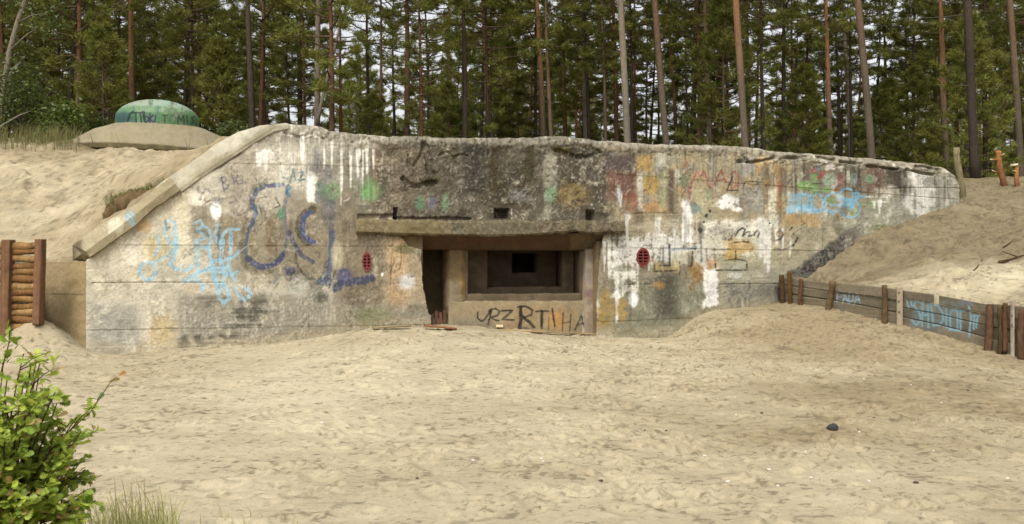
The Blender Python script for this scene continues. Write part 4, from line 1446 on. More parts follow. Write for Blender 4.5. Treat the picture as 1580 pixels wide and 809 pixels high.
def at1(pts, off, dz=0.0, dv=0.0):
    return [on1(u, v + dv, off) + np.array([0, 0, dz]) for u, v in pts]


def band(lo_, hi_, o_lo, o_hi):
    return [[on1(u, v, o_lo) for u, v in lo_], [on1(u, v, o_hi) for u, v in hi_]]


def coping_extra(c):
    c.rect(330, 190, 440, 240, (182, 176, 156), 0.5, 8, 8)
    d = c.dist([(300, 272), (330, 254), (365, 232), (400, 209), (422, 196)], np.arange(len(c.U)))
    c.mix(np.arange(len(c.U)), 0.6 * sm(9, 2, d + 5 * c.n_m), (122, 112, 84))
    c.mix(np.arange(len(c.U)), 0.7 * sm(0.3, 0.6, c.n_m - 0.2) * sm(14, 6, d), (208, 200, 176))


r_lo, r_hi = band(lo0, hi0, -0.02, 0.62)
r_lo2 = [p - np.array([0, 0, 0.07]) for p in r_lo]
r_hi2 = [p - np.array([0, 0, 0.5]) for p in r_hi]
swept("coping", [r_lo2, r_lo, r_hi, r_hi2], 0.022, M_CONC, conc_paint((166, 158, 134), 65, 0.2, coping_extra), disp=0.014, seed=65, noise_scale=5, smooth=False)
# fallen-away lower beam of the coping
E1 = [(139, 397), (208, 348), (238, 320), (256, 309), (278, 293)]
E2 = [(132, 388), (200, 338), (240, 306), (270, 284)]
E3 = [(112, 378), (159, 344), (213, 313), (243, 289), (262, 273)]


def beam_extra(c):
    s = c.stroke
    s([(196, 330), (204, 338), (208, 346)], 3, LB, 0.8)
    s([(192, 334), (200, 342), (205, 349)], 3, LB, 0.7)
    s([(200, 326), (208, 334)], 3, LB, 0.6)
    c.rect(165, 340, 192, 362, (206, 198, 172), 0.7, 5, 7)
    c.rect(215, 270, 275, 330, (142, 128, 98), 0.6, 8, 8)
    c.rect(105, 370, 128, 408, (96, 84, 62), 0.9, 4, 4)


swept("coping_beam", [[on1(u, v, -0.10) for u, v in E1], [on1(u, v, -0.12) for u, v in E2], [on1(u, v, 0.34) for u, v in E3], [on1(u, v + 24, 0.34) for u, v in E3], [on1(u, v + 5, 0.2) for u, v in E1]], 0.02, M_CONC,
      conc_paint((160, 148, 118), 66, 0.16, beam_extra), disp=0.012, seed=66, noise_scale=6, smooth=False)

# low return wall at the far left, plastered with sand
RW0, RW1 = np.array([-6.55, 13.95]), np.array([-7.75, 14.55])
rn = (RW1 - RW0) / np.linalg.norm(RW1 - RW0)


def rw(t, z, back=0.0):
    p = RW0 + (RW1 - RW0) * t + np.array([-rn[1], rn[0]]) * -back
    return np.array([p[0], p[1], z])


def rw_extra(c):
    c.rect(100, 400, 140, 540, (150, 132, 92), 0.5, 8, 8)
    c.stroke([(55, 452), (95, 454), (130, 455)], 1.6, (96, 82, 56), 0.7)
    c.stroke([(55, 405), (130, 404)], 3, (110, 92, 64), 0.5, 2)


ztop_r = 1.665
rr = [[rw(t, ztop_r + 0.0 * t, 0.0) for t in np.linspace(0, 1, 12)], [rw(t, 0.0, 0.0) for t in np.linspace(0, 1, 12)], [rw(t, 0.0, 0.3) for t in np.linspace(0, 1, 12)], [rw(t, ztop_r, 0.3) for t in np.linspace(0, 1, 12)]]
swept("return_wall", rr, 0.022, M_CONC, conc_paint((168, 148, 112), 67, 0.16, rw_extra), disp=0.012, seed=67)

# oval vent grilles
for (gu, gv, ga, gb) in ((566, 404, 6.2, 14.5), (992, 397.5, 9.3, 13.8)):
    Dg = float(wall_D(gu))
    cpt = up(gu, gv, Dg)
    nrm = N1 if gu < 900 else N2 * 0.5 + N1 * 0.5
    nrm = nrm / np.linalg.norm(nrm)
    ex = np.array([-nrm[1], nrm[0], 0.0])
    ez = np.array([0, 0, 1.0])
    no = np.array([nrm[0], nrm[1], 0])
    # half axes along the wall so that it shows ga x gb pixels
    view = np.array([(gu - CU) / FPX, 1.0])
    side = ex[0] - view[0] * ex[1]
    ha, hb_ = ga / FPX * Dg / abs(side), gb / FPX * Dg
    th = np.linspace(0, 2 * math.pi, 37)[:-1]
    RC = lin((132, 54, 48)) * 0.7
    mb = MB()
    ringp = lambda f, o: [cpt + ex * ha * f * math.cos(t) + ez * hb_ * f * math.sin(t) + no * o for t in th]
    Vr = ringp(1.06, 0.018) + ringp(0.86, 0.018) + ringp(0.86, -0.06) + ringp(1.06, -0.06)
    Fr = []
    for a, b in ((0, 1), (1, 2), (3, 0)):
        for i in range(36):
            j = (i + 1) % 36
            Fr.append([a * 36 + i, a * 36 + j, b * 36 + j, b * 36 + i])
    mb.add(Vr, Fr, RC)
    Vb = ringp(1.0, -0.16)
    mb.add(Vb, [list(range(36))], lin((40, 24, 22)) * 0.6)
    Vs = ringp(1.02, -0.05) + ringp(1.02, -0.16)
    mb.add(Vs, [[i, (i + 1) % 36, 36 + (i + 1) % 36, 36 + i] for i in range(36)], lin((70, 40, 36)) * 0.7)
    g = mb.build("vent_grille", M_RUST, bunker)
    for f in (-0.62, -0.28, 0.06, 0.40, 0.72):
        hw = ha * math.sqrt(1 - f * f)
        b_ = MB()
        b_.tube([cpt + ez * hb_ * f - ex * hw + no * 0.0, cpt + ez * hb_ * f + ex * hw + no * 0.0], 0.011, 6, RC)
        b_.build("grille_bar", M_RUST, g)
    b_ = MB()
    b_.tube([cpt - ez * hb_ * 0.95 + no * 0.008, cpt + ez * hb_ * 0.95 + no * 0.008], 0.011, 6, RC)
    b_.build("grille_bar", M_RUST, g)

# ------------------------------------------------------------------ armoured observation dome behind the left bank
DD = 21.5
dc = up(243, 194, DD)
dome = empty("bunker_dome", (dc[0], dc[1], dc[2] - 0.5), "green painted steel dome with dark lettering on a round concrete collar", "dome")
Rd = 60.5 / FPX * DD
prof = [(1.0, -0.30), (1.0, 0.0), (1.005, 0.10), (1.0, 0.20), (0.975, 0.275), (0.92, 0.36), (0.83, 0.45), (0.70, 0.535), (0.55, 0.60), (0.40, 0.645), (0.25, 0.67), (0.12, 0.68), (0.004, 0.682)]
pr = np.array(prof)
s_ = np.concatenate([[0], np.cumsum(np.hypot(np.diff(pr[:, 0]), np.diff(pr[:, 1])))])
q = np.linspace(0, s_[-1], 90)
rr_, zz_ = np.interp(q, s_, pr[:, 0]) * Rd, np.interp(q, s_, pr[:, 1]) * Rd * 0.93
th = np.linspace(0, 2 * math.pi, 361)[:-1]
G = np.stack([dc[0] + rr_[:, None] * np.cos(th)[None], dc[1] + rr_[:, None] * np.sin(th)[None], dc[2] + zz_[:, None] + 0 * th[None]], -1)
Gf = G.reshape(-1, 3)
Uq, Vq = CU + FPX * Gf[:, 0] / Gf[:, 1], CV - FPX * (Gf[:, 2] - EYE) / Gf[:, 1]
frontside = Gf[:, 1] < dc[1] + 0.1
cd = Canvas(Uq, Vq, (108, 146, 98), 0.56, 91)
ii = np.nonzero(Uq > -1e9)[0]
hz = (Gf[:, 2] - dc[2]) / Rd
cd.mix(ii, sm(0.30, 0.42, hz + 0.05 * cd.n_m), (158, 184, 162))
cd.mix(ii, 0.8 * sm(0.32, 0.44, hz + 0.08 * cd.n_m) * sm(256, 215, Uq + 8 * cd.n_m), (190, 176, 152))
cd.mix(ii, 0.6 * sm(0.1, 0.4, cd.n_m + 0.3 * cd.n_v), (136, 178, 136))
cd.mix(ii, 0.5 * sm(0.1, 0.6, cd.n_l) * sm(0.3, 0.5, hz), (104, 156, 128))
cd.mix(ii, 0.6 * sm(0.35, 0.1, hz) * sm(-0.4, 0.4, cd.n_v), (92, 146, 104))
cd.mix(ii, 0.75 * sm(0.05, 0.4, cd.n_m * 0.7 + 0.6 * cd.n_v), (62, 112, 84))
cd.mix(ii, 0.5 * sm(0.2, 0.5, cd.n_m - 0.5 * cd.n_l), (170, 186, 150))
cd.mix(ii, 0.7 * sm(0.3, 0.5, cd.n_f + 0.5 * cd.n_m), (124, 104, 84))
keepc = cd.c.copy()
G1, G2 = (40, 62, 58), (58, 76, 112)
cd.blob(190, 184, 14, 12, (44, 82, 84), 0.85, 0.5, 0.4)
for pts, w, k in (([(196, 190), (200, 176), (205, 172)], 2.6, G1), ([(204, 174), (214, 174)], 2.2, G1), ([(209, 174), (210, 192)], 2.4, G1), ([(216, 176), (218, 190)], 2.2, G1), ([(222, 174), (224, 194)], 3, (34, 56, 40)),
                  ([(222, 172), (216, 174)], 2, G1), ([(220, 172), (222, 186)], 2, (34, 56, 40)), ([(226, 180), (236, 188)], 2.6, G2), ([(226, 188), (236, 178)], 2.6, G2), ([(231, 176), (231, 190)], 2.4, G2), ([(240, 178), (238, 188)], 2, G2),
                  ([(250, 178), (258, 178)], 1.8, (70, 110, 84)), ([(254, 178), (254, 192)], 1.8, (70, 110, 84)), ([(274, 192), (275, 178), (279, 186), (283, 178), (284, 192)], 1.8, (70, 108, 82)), ([(288, 178), (289, 192)], 1.8, (70, 108, 82)),
                  ([(300, 180), (295, 182), (299, 187), (296, 191)], 1.8, (70, 108, 82))):
    cd.stroke(pts, w * 1.1, tuple(int(x * 0.72) for x in k), 1.0, wear=0.05)
cd.ring(266, 185, 5, 7, 1.8, (70, 108, 82), a=0.85)
cd.c = np.where(frontside[:, None], cd.c, keepc)
nt_ = len(th)
Fd = []
for i in range(len(q) - 1):
    a = i * nt_ + np.arange(nt_)
    b = i * nt_ + (np.arange(nt_) + 1) % nt_
    Fd.append(np.stack([a, b, b + nt_, a + nt_], 1))
mk("dome_shell", Gf, np.concatenate(Fd), M_DOME, cd.c, True, dome)
# collar: a flat cone ending in a dark upright edge
Rc = 2.05
cc = np.array([dc[0] + 0.02, dc[1] + 0.25, dc[2]])
prof = [(0.60, 0.02), (1.05, -0.02), (1.5, -0.24), (1.85, -0.52), (2.0, -0.64), (2.02, -0.67), (2.02, -0.79), (1.9, -0.80), (1.9, -1.4)]
pr = np.array(prof)
s_ = np.concatenate([[0], np.cumsum(np.hypot(np.diff(pr[:, 0]), np.diff(pr[:, 1])))])
q = np.unique(np.concatenate([np.linspace(0, s_[-1], 80), s_]))
rr_, zz_ = np.interp(q, s_, pr[:, 0]), np.interp(q, s_, pr[:, 1])
rr_ = np.where(rr_ > 1.05, 1.05 + (rr_ - 1.05) * 1.22, rr_)
th = np.linspace(0, 2 * math.pi, 201)[:-1]
G = np.stack([cc[0] + rr_[:, None] * np.cos(th)[None] * 0.98, cc[1] + rr_[:, None] * np.sin(th)[None], cc[2] + zz_[:, None] - 0.035 * (rr_[:, None] * np.cos(th)[None])], -1)
Gf = G.reshape(-1, 3)
Gf[:, 2] += 0.012 * fbm(Gf[:, 0] * 4, Gf[:, 1] * 4, 4, 93) * 2
Uq, Vq = CU + FPX * Gf[:, 0] / Gf[:, 1], CV - FPX * (Gf[:, 2] - EYE) / Gf[:, 1]
ck = Canvas(Uq, Vq, (164, 152, 122), 0.58, 93)
zl = np.repeat(zz_, len(th))
ii = np.arange(len(zl))
ck.mix(ii, 0.85 * sm(-0.66, -0.68, zl), (96, 84, 52))
ck.mix(ii, 0.5 * sm(0.2, 0.6, ck.n_l) * sm(-0.66, -0.5, zl), (150, 140, 88))
ck.mix(ii, 0.5 * sm(0.1, 0.5, ck.n_m + 0.4 * ck.n_v), (130, 122, 84))
ck.c *= (1 + 0.2 * ck.n_m + 0.1 * ck.n_f)[:, None]
nt_ = len(th)
Fd = []
for i in range(len(q) - 1):
    a = i * nt_ + np.arange(nt_)
    b = i * nt_ + (np.arange(nt_) + 1) % nt_
    Fd.append(np.stack([a, b, b + nt_, a + nt_], 1))
mk("collar", Gf, np.concatenate(Fd), M_CONC, ck.c, True, dome)
# ------------------------------------------------------------------ plank fence that holds the right bank
if fn @ (np.array([0.0, 8.0]) - FENCE_A) < 0:
    fn = -fn                                              # towards the yard
fdir = fd / np.linalg.norm(fd)


def onf(u, v, off=0.0):
    """photo pixel on the fence plane, moved `off` metres towards the yard"""
    return up(u, v, float(plane_D(u, FENCE_A, fn, -off)))


mid = onf(1380, 505)
pf = empty("plank_fence", tuple(mid), "low weathered plank fence with blue scrawls holding back the right sand bank", "fence")


def fence_extra(c):
    B_ = (140, 178, 190)
    s = c.stroke
    K = dict(wear=0.12, rag=0.3)
    for p in ([(1292, 452), (1291, 466)], [(1292, 453), (1299, 451)], [(1291, 459), (1298, 458)], [(1300, 468), (1303, 452), (1308, 467)], [(1301, 462), (1307, 461)], [(1310, 452), (1309, 468), (1316, 463), (1316, 455), (1310, 452)],
              [(1318, 470), (1322, 453), (1327, 468)], [(1319, 464), (1326, 462)]):
        s(p, 2.0, (156, 182, 196), 0.95, **K)
    s([(1294, 470), (1300, 474), (1298, 478)], 2, (120, 146, 160), 0.5, **K)
    for p in ([(1399, 464), (1402, 474)], [(1405, 463), (1407, 473)], [(1422, 468), (1412, 464), (1410, 472), (1418, 482), (1421, 494), (1414, 501), (1407, 495)], [(1424, 466), (1422, 503)], [(1432, 467), (1432, 505)], [(1422, 487), (1433, 486)],
              [(1436, 468), (1440, 503)], [(1438, 468), (1448, 473), (1455, 484), (1455, 496), (1448, 502), (1440, 502)], [(1460, 478), (1460, 506)], [(1466, 508), (1466, 482), (1471, 477), (1477, 481), (1477, 508)], [(1464, 509), (1480, 510)],
              [(1482, 478), (1482, 511)], [(1476, 480), (1488, 480)], [(1495, 474), (1498, 490), (1495, 520)], [(1503, 486), (1502, 508)], [(1508, 488), (1506, 506)], [(1500, 488), (1511, 487)]):
        s(p, 3.0, B_, 0.95, **K)
    c.rect(1408, 466, 1486, 510, (120, 150, 158), 0.28, 6, 10, 0.3)
    c.rect(1484, 455, 1500, 470, (128, 146, 160), 0.4, 4, 6)


def wood_paint(base, seed, horizontal=True, extra=None, K=0.66):
    def f(u, v, G):
        c = Canvas(u, v, base, K, seed)
        g = fbm((G[:, 0] + G[:, 1]) * (1.2 if horizontal else 28), G[:, 2] * (55 if horizontal else 1.5), 4, seed) * 2
        c.c *= (1 + 0.38 * g + 0.14 * c.n_m)[:, None]
        i = np.arange(len(u))
        c.mix(i, 0.45 * sm(0.2, 0.6, c.n_l + 0.4 * c.n_m), np.array(base) * 0.62)
        if extra:
            extra(c)
        return c.c, c.d + 0.003 * g
    return f


rnd = np.random.default_rng(5)
for (ua, ub, nb) in ((1203, 1283, 3), (1283, 1388, 3), (1388, 1532, 4), (1532, 1650, 4), (1650, 1800, 4), (1800, 1960, 4)):
    for k in range(nb):
        f0, f1 = k / nb, (k + 1) / nb
        ext = 22 if k == nb - 1 else 0
        if ua == 1388 and k == 0:
            spans = [(1388, 1441, 0), (1449, 1532, 0.3)]
        else:
            spans = [(ua, ub, 0)]
        for (u0, u1, lower) in spans:
            uu = np.linspace(u0, u1, 8)
            T = lambda u, f: pl(u, FENCE_TOP) + (pl(u, FENCE_FOOT) - pl(u, FENCE_TOP)) * f
            o = 0.006 * rnd.uniform(-1, 1) - (0.02 if (k + ua) % 3 == 0 else 0)
            jit = rnd.uniform(-0.6, 0.6)
            a = [onf(u, T(u, f0) + 0.8 + jit + lower * 3, o) for u in uu]
            b = [onf(u, T(u, f1) - 0.6 + ext, o) for u in uu]
            a2 = [onf(u, T(u, f0) + 0.8 + jit + lower * 3, o - 0.035) for u in uu]
            b2 = [onf(u, T(u, f1) - 0.6 + ext, o - 0.035) for u in uu]
            base = [(124, 114, 94), (132, 120, 98), (112, 104, 86), (136, 124, 102)][(k + int(ua)) % 4]
            swept("plank", [a, b, b2, a2], 0.016, M_WOOD, wood_paint(base, 100 + k + ua, True, fence_extra), parent=pf, disp=0.004, seed=100 + k, noise_scale=5)
# a batten showing along the broken board
PT = [(1207, 424, 1206, 470, 8, (92, 72, 48), 0), (1219, 419, 1218, 470, 7, (112, 82, 50), 0), (1236, 431, 1235, 472, 7, (108, 78, 56), 0), (1284, 434, 1277, 480, 9, (120, 100, 70), 0), (1364, 440, 1366, 501, 8.5, (112, 92, 66), 0),
      (1527, 470, 1524, 538, 11, (112, 84, 62), 0), (1544, 471, 1542, 536, 8, (96, 80, 56), 0), (1552, 468, 1549, 532, 7, (114, 84, 60), 0), (1577, 476, 1574, 556, 10, (108, 82, 62), 0), (1625, 480, 1622, 566, 10, (110, 84, 58), 0), (1712, 487, 1709, 584, 11, (112, 88, 64), 0), (1806, 494, 1802, 596, 12, (104, 82, 60), 0), (1950, 505, 1946, 614, 13, (110, 84, 60), 0)]
for n_, (ut, vt_, ub_, vb_, w, colr, _) in enumerate(PT):
    D_ = float(plane_D(ub_, FENCE_A, fn, -0.075))
    r = w / FPX * D_ / 2
    a, b = onf(ub_, vb_ + 12, 0.035 + r), onf(ut, vt_, 0.035 + r)
    ts = np.linspace(0, 1, 14)
    pts = a + (b - a) * ts[:, None] + np.array([0.012 * math.sin(5 * t + n_) for t in ts])[:, None] * np.array([1, 0, 0])
    mb = MB()
    cs_ = lin(colr)[None] * 0.62 * (1 + 0.5 * (rnd.random((14, 1)) - 0.5))
    mb.tube(pts, r * (1.06 - 0.10 * ts), 12, cs_, 0.22, n_ + 3)
    mb.build("post", M_BARK, pf, True)
for (u, vt_, vb_, w, colr) in ((1388, 442, 505, 9.5, (176, 158, 134)), (1562, 463, 553, 6.5, (196, 178, 158))):
    hw = w / 2
    rows = [[onf(u - hw, vb_, 0.06), onf(u - hw, vt_, 0.06)], [onf(u + hw, vb_, 0.06), onf(u + hw, vt_ + 1, 0.06)], [onf(u + hw, vb_, 0.012), onf(u + hw, vt_ + 1, 0.012)], [onf(u - hw, vb_, 0.012), onf(u - hw, vt_, 0.012)]]

    def pale(c, u=u, vt_=vt_):
        for dv in (10, 24, 40):
            c.blob(u - 1, vt_ + dv, 1.3, 2.2, (60, 44, 34), 0.9, 0.3, 0.2)
        c.rect(u - hw - 1, vt_, u - hw + 2, vb_, (170, 176, 140), 0.5, 1, 2)
    o = swept("post", rows, 0.02, M_WOOD, wood_paint(colr, 150 + int(u), False, pale, 0.7), parent=pf, disp=0.004, seed=150, noise_scale=5)
    o["label"] = "pale flat post" 

# ------------------------------------------------------------------ log fence at the far left
LD = 13.45
lf = empty("log_fence", tuple(up(30, 520, LD)), "red brown fence of stacked thin logs between two squared posts at the bunker's left end", "fence")
for k in range(18):
    v = 379 + k * 10.4
    n = 90
    us_ = np.linspace(-860, 62 - (k % 3), n)
    r0 = 0.053 + 0.008 * rnd.random()
    pts = np.array([up(u, v + 1.6 * math.sin(u * 0.05 + k * 2.1) + rnd.uniform(-0.5, 0.5), LD + 0.10) for u in us_])
    base = lin([(160, 124, 78), (146, 108, 66), (172, 138, 90), (136, 100, 64)][k % 4]) * 0.66
    mb = MB()
    mb.tube(pts, r0 * (1 + 0.12 * np.sin(np.arange(n) * 0.9 + k)), 10, base[None] * (1 + 0.5 * (rnd.random((n, 1)) - 0.5)), 0.15, k + 40)
    mb.build("log", M_BARK, lf, True)
for (u0, u1, v0, v1) in ((-820, -806, 370, 520), (-600, -586, 370, 520), (-380, -366, 370, 520), (-170, -156, 370, 520), (1, 14, 370, 512), (52.5, 63, 369, 486)):
    rows = []
    za, zb_ = up(0, v0, LD)[2], up(0, v1, LD)[2] - 0.15
    for (u, D_) in ((u0, LD - 0.05), (u1, LD - 0.05), (u1, LD + 0.10), (u0, LD + 0.10)):
        x = (u - CU) / FPX * LD
        rows.append([[x + (0.0), D_, zb_], [x + 0.02, D_ + 0.03, za]])
    swept("post", rows, 0.02, M_WOOD, wood_paint((128, 94, 68), 170 + int(u0), False, None, 0.62), parent=lf, disp=0.006, seed=171, noise_scale=6)

# ------------------------------------------------------------------ lone stakes on the right bank
STK = [("weathered_post", (1476, 228), (1485, 312), 22.7, 10.5, (150, 140, 104), (126, 116, 84), "grey green weathered post standing at the bunker's right end", "post"),
       ("cut_stake", (1540, 233), (1550, 294), 24.3, 9, (180, 124, 74), (112, 76, 56), "taller leaning orange stake with broken branch stubs on the right bank", "stake"),
       ("cut_stake", (1567, 255), (1573, 304), 24.0, 7, (186, 136, 84), (118, 80, 58), "shorter straight orange stake with a flat pale cap on the right bank", "stake")]
for n_, (nm, (ut, vt_), (ub_, vb_), D_, w, ca, cb, lab, cat) in enumerate(STK):
    a, b = up(ub_, vb_, D_), up(ut, vt_, D_ + 0.05)
    r = w / FPX * D_ / 2
    ts = np.linspace(0, 1, 16)
    pts = a + (b - a) * ts[:, None] + 0.02 * np.sin(ts * 6 + n_)[:, None] * np.array([1, 0, 0])
    st = empty(nm, tuple(up(ub_, vb_ - 7, D_)), lab, cat)
    mb = MB()
    cc_ = lin(cb)[None] * (1 - ts[:, None]) + lin(ca)[None] * ts[:, None]
    mb.tube(pts, r * (1.1 - 0.2 * ts), 10, cc_ * 0.62 * (1 + 0.4 * (rnd.random((16, 1)) - 0.5)), 0.18, n_ + 9)
    mb.build("shaft", M_BARK, st, True)
    if n_ == 1:
        for (du_, dv_, uu, vv) in ((-2, 14, -12, 13), (2, 10, 10, 4), (0, 34, -9, 30)):
            mb = MB()
            p, q_ = up(ut + du_, vt_ + dv_, D_), up(ut + uu, vt_ + vv, D_ - 0.05)
            mb.tube([p, (p + q_) / 2, q_], [0.03, 0.022, 0.016], 7, [lin((170, 104, 60)) * 0.6, lin((180, 120, 70)) * 0.6, lin((226, 210, 180)) * 0.7], 0.1, 3)
            mb.build("branch_stub", M_BARK, st, True)
    if n_ == 2:
        mb = MB()
        p = b + np.array([-0.03, 0, 0])
        mb.tube([p + np.array([0, 0, -0.012]), p + np.array([-0.006, 0, 0.035])], [0.10, 0.095], 10, lin((224, 206, 176)) * 0.7, 0.1, 4)
        mb.build("cap", M_WOOD, st)
        mb = MB()
        mb.tube([up(ut + 1, vt_ + 10, D_), up(ut - 4, vt_ + 8, D_ - 0.04)], [0.022, 0.014], 7, lin((214, 170, 120)) * 0.7)
        mb.build("branch_stub", M_BARK, st)

# ------------------------------------------------------------------ pine forest
def needles(cen, dirs, tint, k, ln, w, rg, spread=0.75):
    """k thin triangular sprays per tuft"""
    n = len(cen)
    d = np.repeat(dirs, k, 0) + spread * rg.normal(size=(n * k, 3))
    d /= np.linalg.norm(d, axis=1)[:, None] + 1e-9
    c = np.repeat(cen, k, 0) + rg.normal(size=(n * k, 3)) * 0.05
    p = np.cross(d, rg.normal(size=(n * k, 3)))
    p /= np.linalg.norm(p, axis=1)[:, None] + 1e-9
    L = (ln * rg.uniform(0.7, 1.3, n * k))[:, None]
    V = np.stack([c - p * w / 2, c + p * w / 2, c + d * L], 1).reshape(-1, 3)
    col = np.repeat(tint, k * 3, 0) * rg.uniform(0.8, 1.2, (n * k, 1)).repeat(3, 0)
    F = np.arange(n * k * 3).reshape(-1, 3)
    return V, F, col


GA = np.array([0.095, 0.112, 0.024])
GB = np.array([0.195, 0.192, 0.042])


def pine_crown(seed, H, R, nb, ntw, young=False, k=12, ln=0.23, w=0.036):
    """needle mesh and limb mesh of a crown whose stem runs from z=0 to z=H"""
    rg = np.random.default_rng(seed)
    cen, dr, ti = [], [], []
    mb = MB()
    for i in range(nb):
        f = (i + rg.uniform(0, 1)) / nb
        z = H * f ** 0.9
        if young:
            L = R * (1 - f) ** 0.8 * rg.uniform(0.7, 1.15) + 0.15
            rise = 0.15 + 0.5 * f
        else:
            L = R * (math.sin(math.pi * (0.12 + 0.80 * f)) ** 0.8) * rg.uniform(0.55, 1.2)
            rise = rg.uniform(-0.15, 0.25) + 0.5 * f
        az = i * 2.399 + rg.uniform(-0.5, 0.5)
        ho = np.array([math.cos(az), math.sin(az), 0])
        n = 7
        ts = np.linspace(0, 1, n)
        wob = rg.normal(size=3) * 0.12 * L
        pts = np.array([[0, 0, z]]) + ho[None] * (L * ts)[:, None] + np.array([0, 0, 1.0])[None] * (rise * L * ts ** 1.3 - 0.12 * L * ts * (1 - ts))[:, None] + wob[None] * (ts ** 2)[:, None]
        if L > 0.35:
            mb.tube(pts, np.linspace(0.012 + 0.016 * L, 0.008, n), 5, np.array([0.10, 0.070, 0.045]), caps=False)
        clump = rg.uniform(0, 1)
        for j in range(ntw):
            t = rg.uniform(0.3 if young else 0.42, 1.0)
            p = np.array([np.interp(t, ts, pts[:, q]) for q in range(3)])
            sidev = np.cross(ho, [0, 0, 1.0]) * rg.choice([-1, 1])
            tl = (0.42 * L * (1.15 - t) + 0.12) * rg.uniform(0.4, 1)
            dv = ho * 0.8 + sidev * rg.uniform(0.3, 1.1) + np.array([0, 0, rg.uniform(-0.1, 0.55)])
            dv /= np.linalg.norm(dv)
            m = max(2, int(tl / 0.16))
            for q in range(m):
                pp = p + dv * tl * (q + 1) / m + rg.normal(size=3) * 0.04
                cen.append(pp)
                dr.append(dv + np.array([0, 0, 0.35]))
                g = np.clip(0.25 + 0.5 * clump + 0.3 * rg.normal() * 0.5, 0, 1)
                ti.append(GA * (1 - g) + GB * g)
    V, F, col = needles(np.array(cen), np.array(dr), np.array(ti), k, ln, w, rg)
    return mk_mesh("pine_crown", V, F, M_NEEDLE, col), mb.mesh("pine_limbs", M_BARK)


def trunk_cols(tone, n, zt_, zsplit=4.5):
    lo, hi = {"orange": ((118, 104, 88), (164, 120, 86)), "red": ((100, 78, 62), (124, 90, 66)), "grey": ((140, 130, 114), (148, 132, 112)), "dark": ((74, 66, 56), (84, 72, 58)), "brown": ((108, 96, 80), (128, 102, 80)), "pale": ((150, 140, 122), (160, 148, 128))}[tone]
    k = sm(zsplit - 2.0, zsplit + 2.5, zt_)[:, None]
    return (lin(lo)[None] * (1 - k) + lin(hi)[None] * k) * 0.60 * (1 + 0.25 * (np.random.default_rng(int(n)).random((len(zt_), 1)) - 0.5))


def trunk_mesh(pts, rad, tone, seed, sides=10, stubs=0, zsplit=4.5):
    mb = MB()
    pts = np.asarray(pts, float)
    mb.tube(pts, rad, sides, trunk_cols(tone, seed, pts[:, 2] - pts[0, 2], zsplit), 0.10, seed)
    rg = np.random.default_rng(seed + 500)
    for _ in range(stubs):                                 # dead snags on the lower stem
        t = rg.uniform(0.15, 0.75)
        p = np.array([np.interp(t * (len(pts) - 1), np.arange(len(pts)), pts[:, q]) for q in range(3)])
        az, L = rg.uniform(0, 6.28), rg.uniform(0.4, 1.8)
        d = np.array([math.cos(az), math.sin(az), rg.uniform(-0.25, 0.3)])
        e = p + d * L
        mb.tube([p, (p + e) / 2 + np.array([0, 0, rg.uniform(-0.1, 0.12)]), e], [0.022, 0.015, 0.007], 5, np.array([0.075, 0.06, 0.045]), caps=False)
    return mb


TALL = [pine_crown(200 + i, 7.5 + 0.8 * i, 2.3 + 0.15 * (i % 3), 40, 10) for i in range(4)]
YOUNG = [pine_crown(300 + i, 6.0 + 0.8 * i, 1.7 + 0.2 * i, 60, 10, True) for i in range(3)]
LOW = [pine_crown(330 + i, 9.5, 2.1, 52, 9) for i in range(2)]

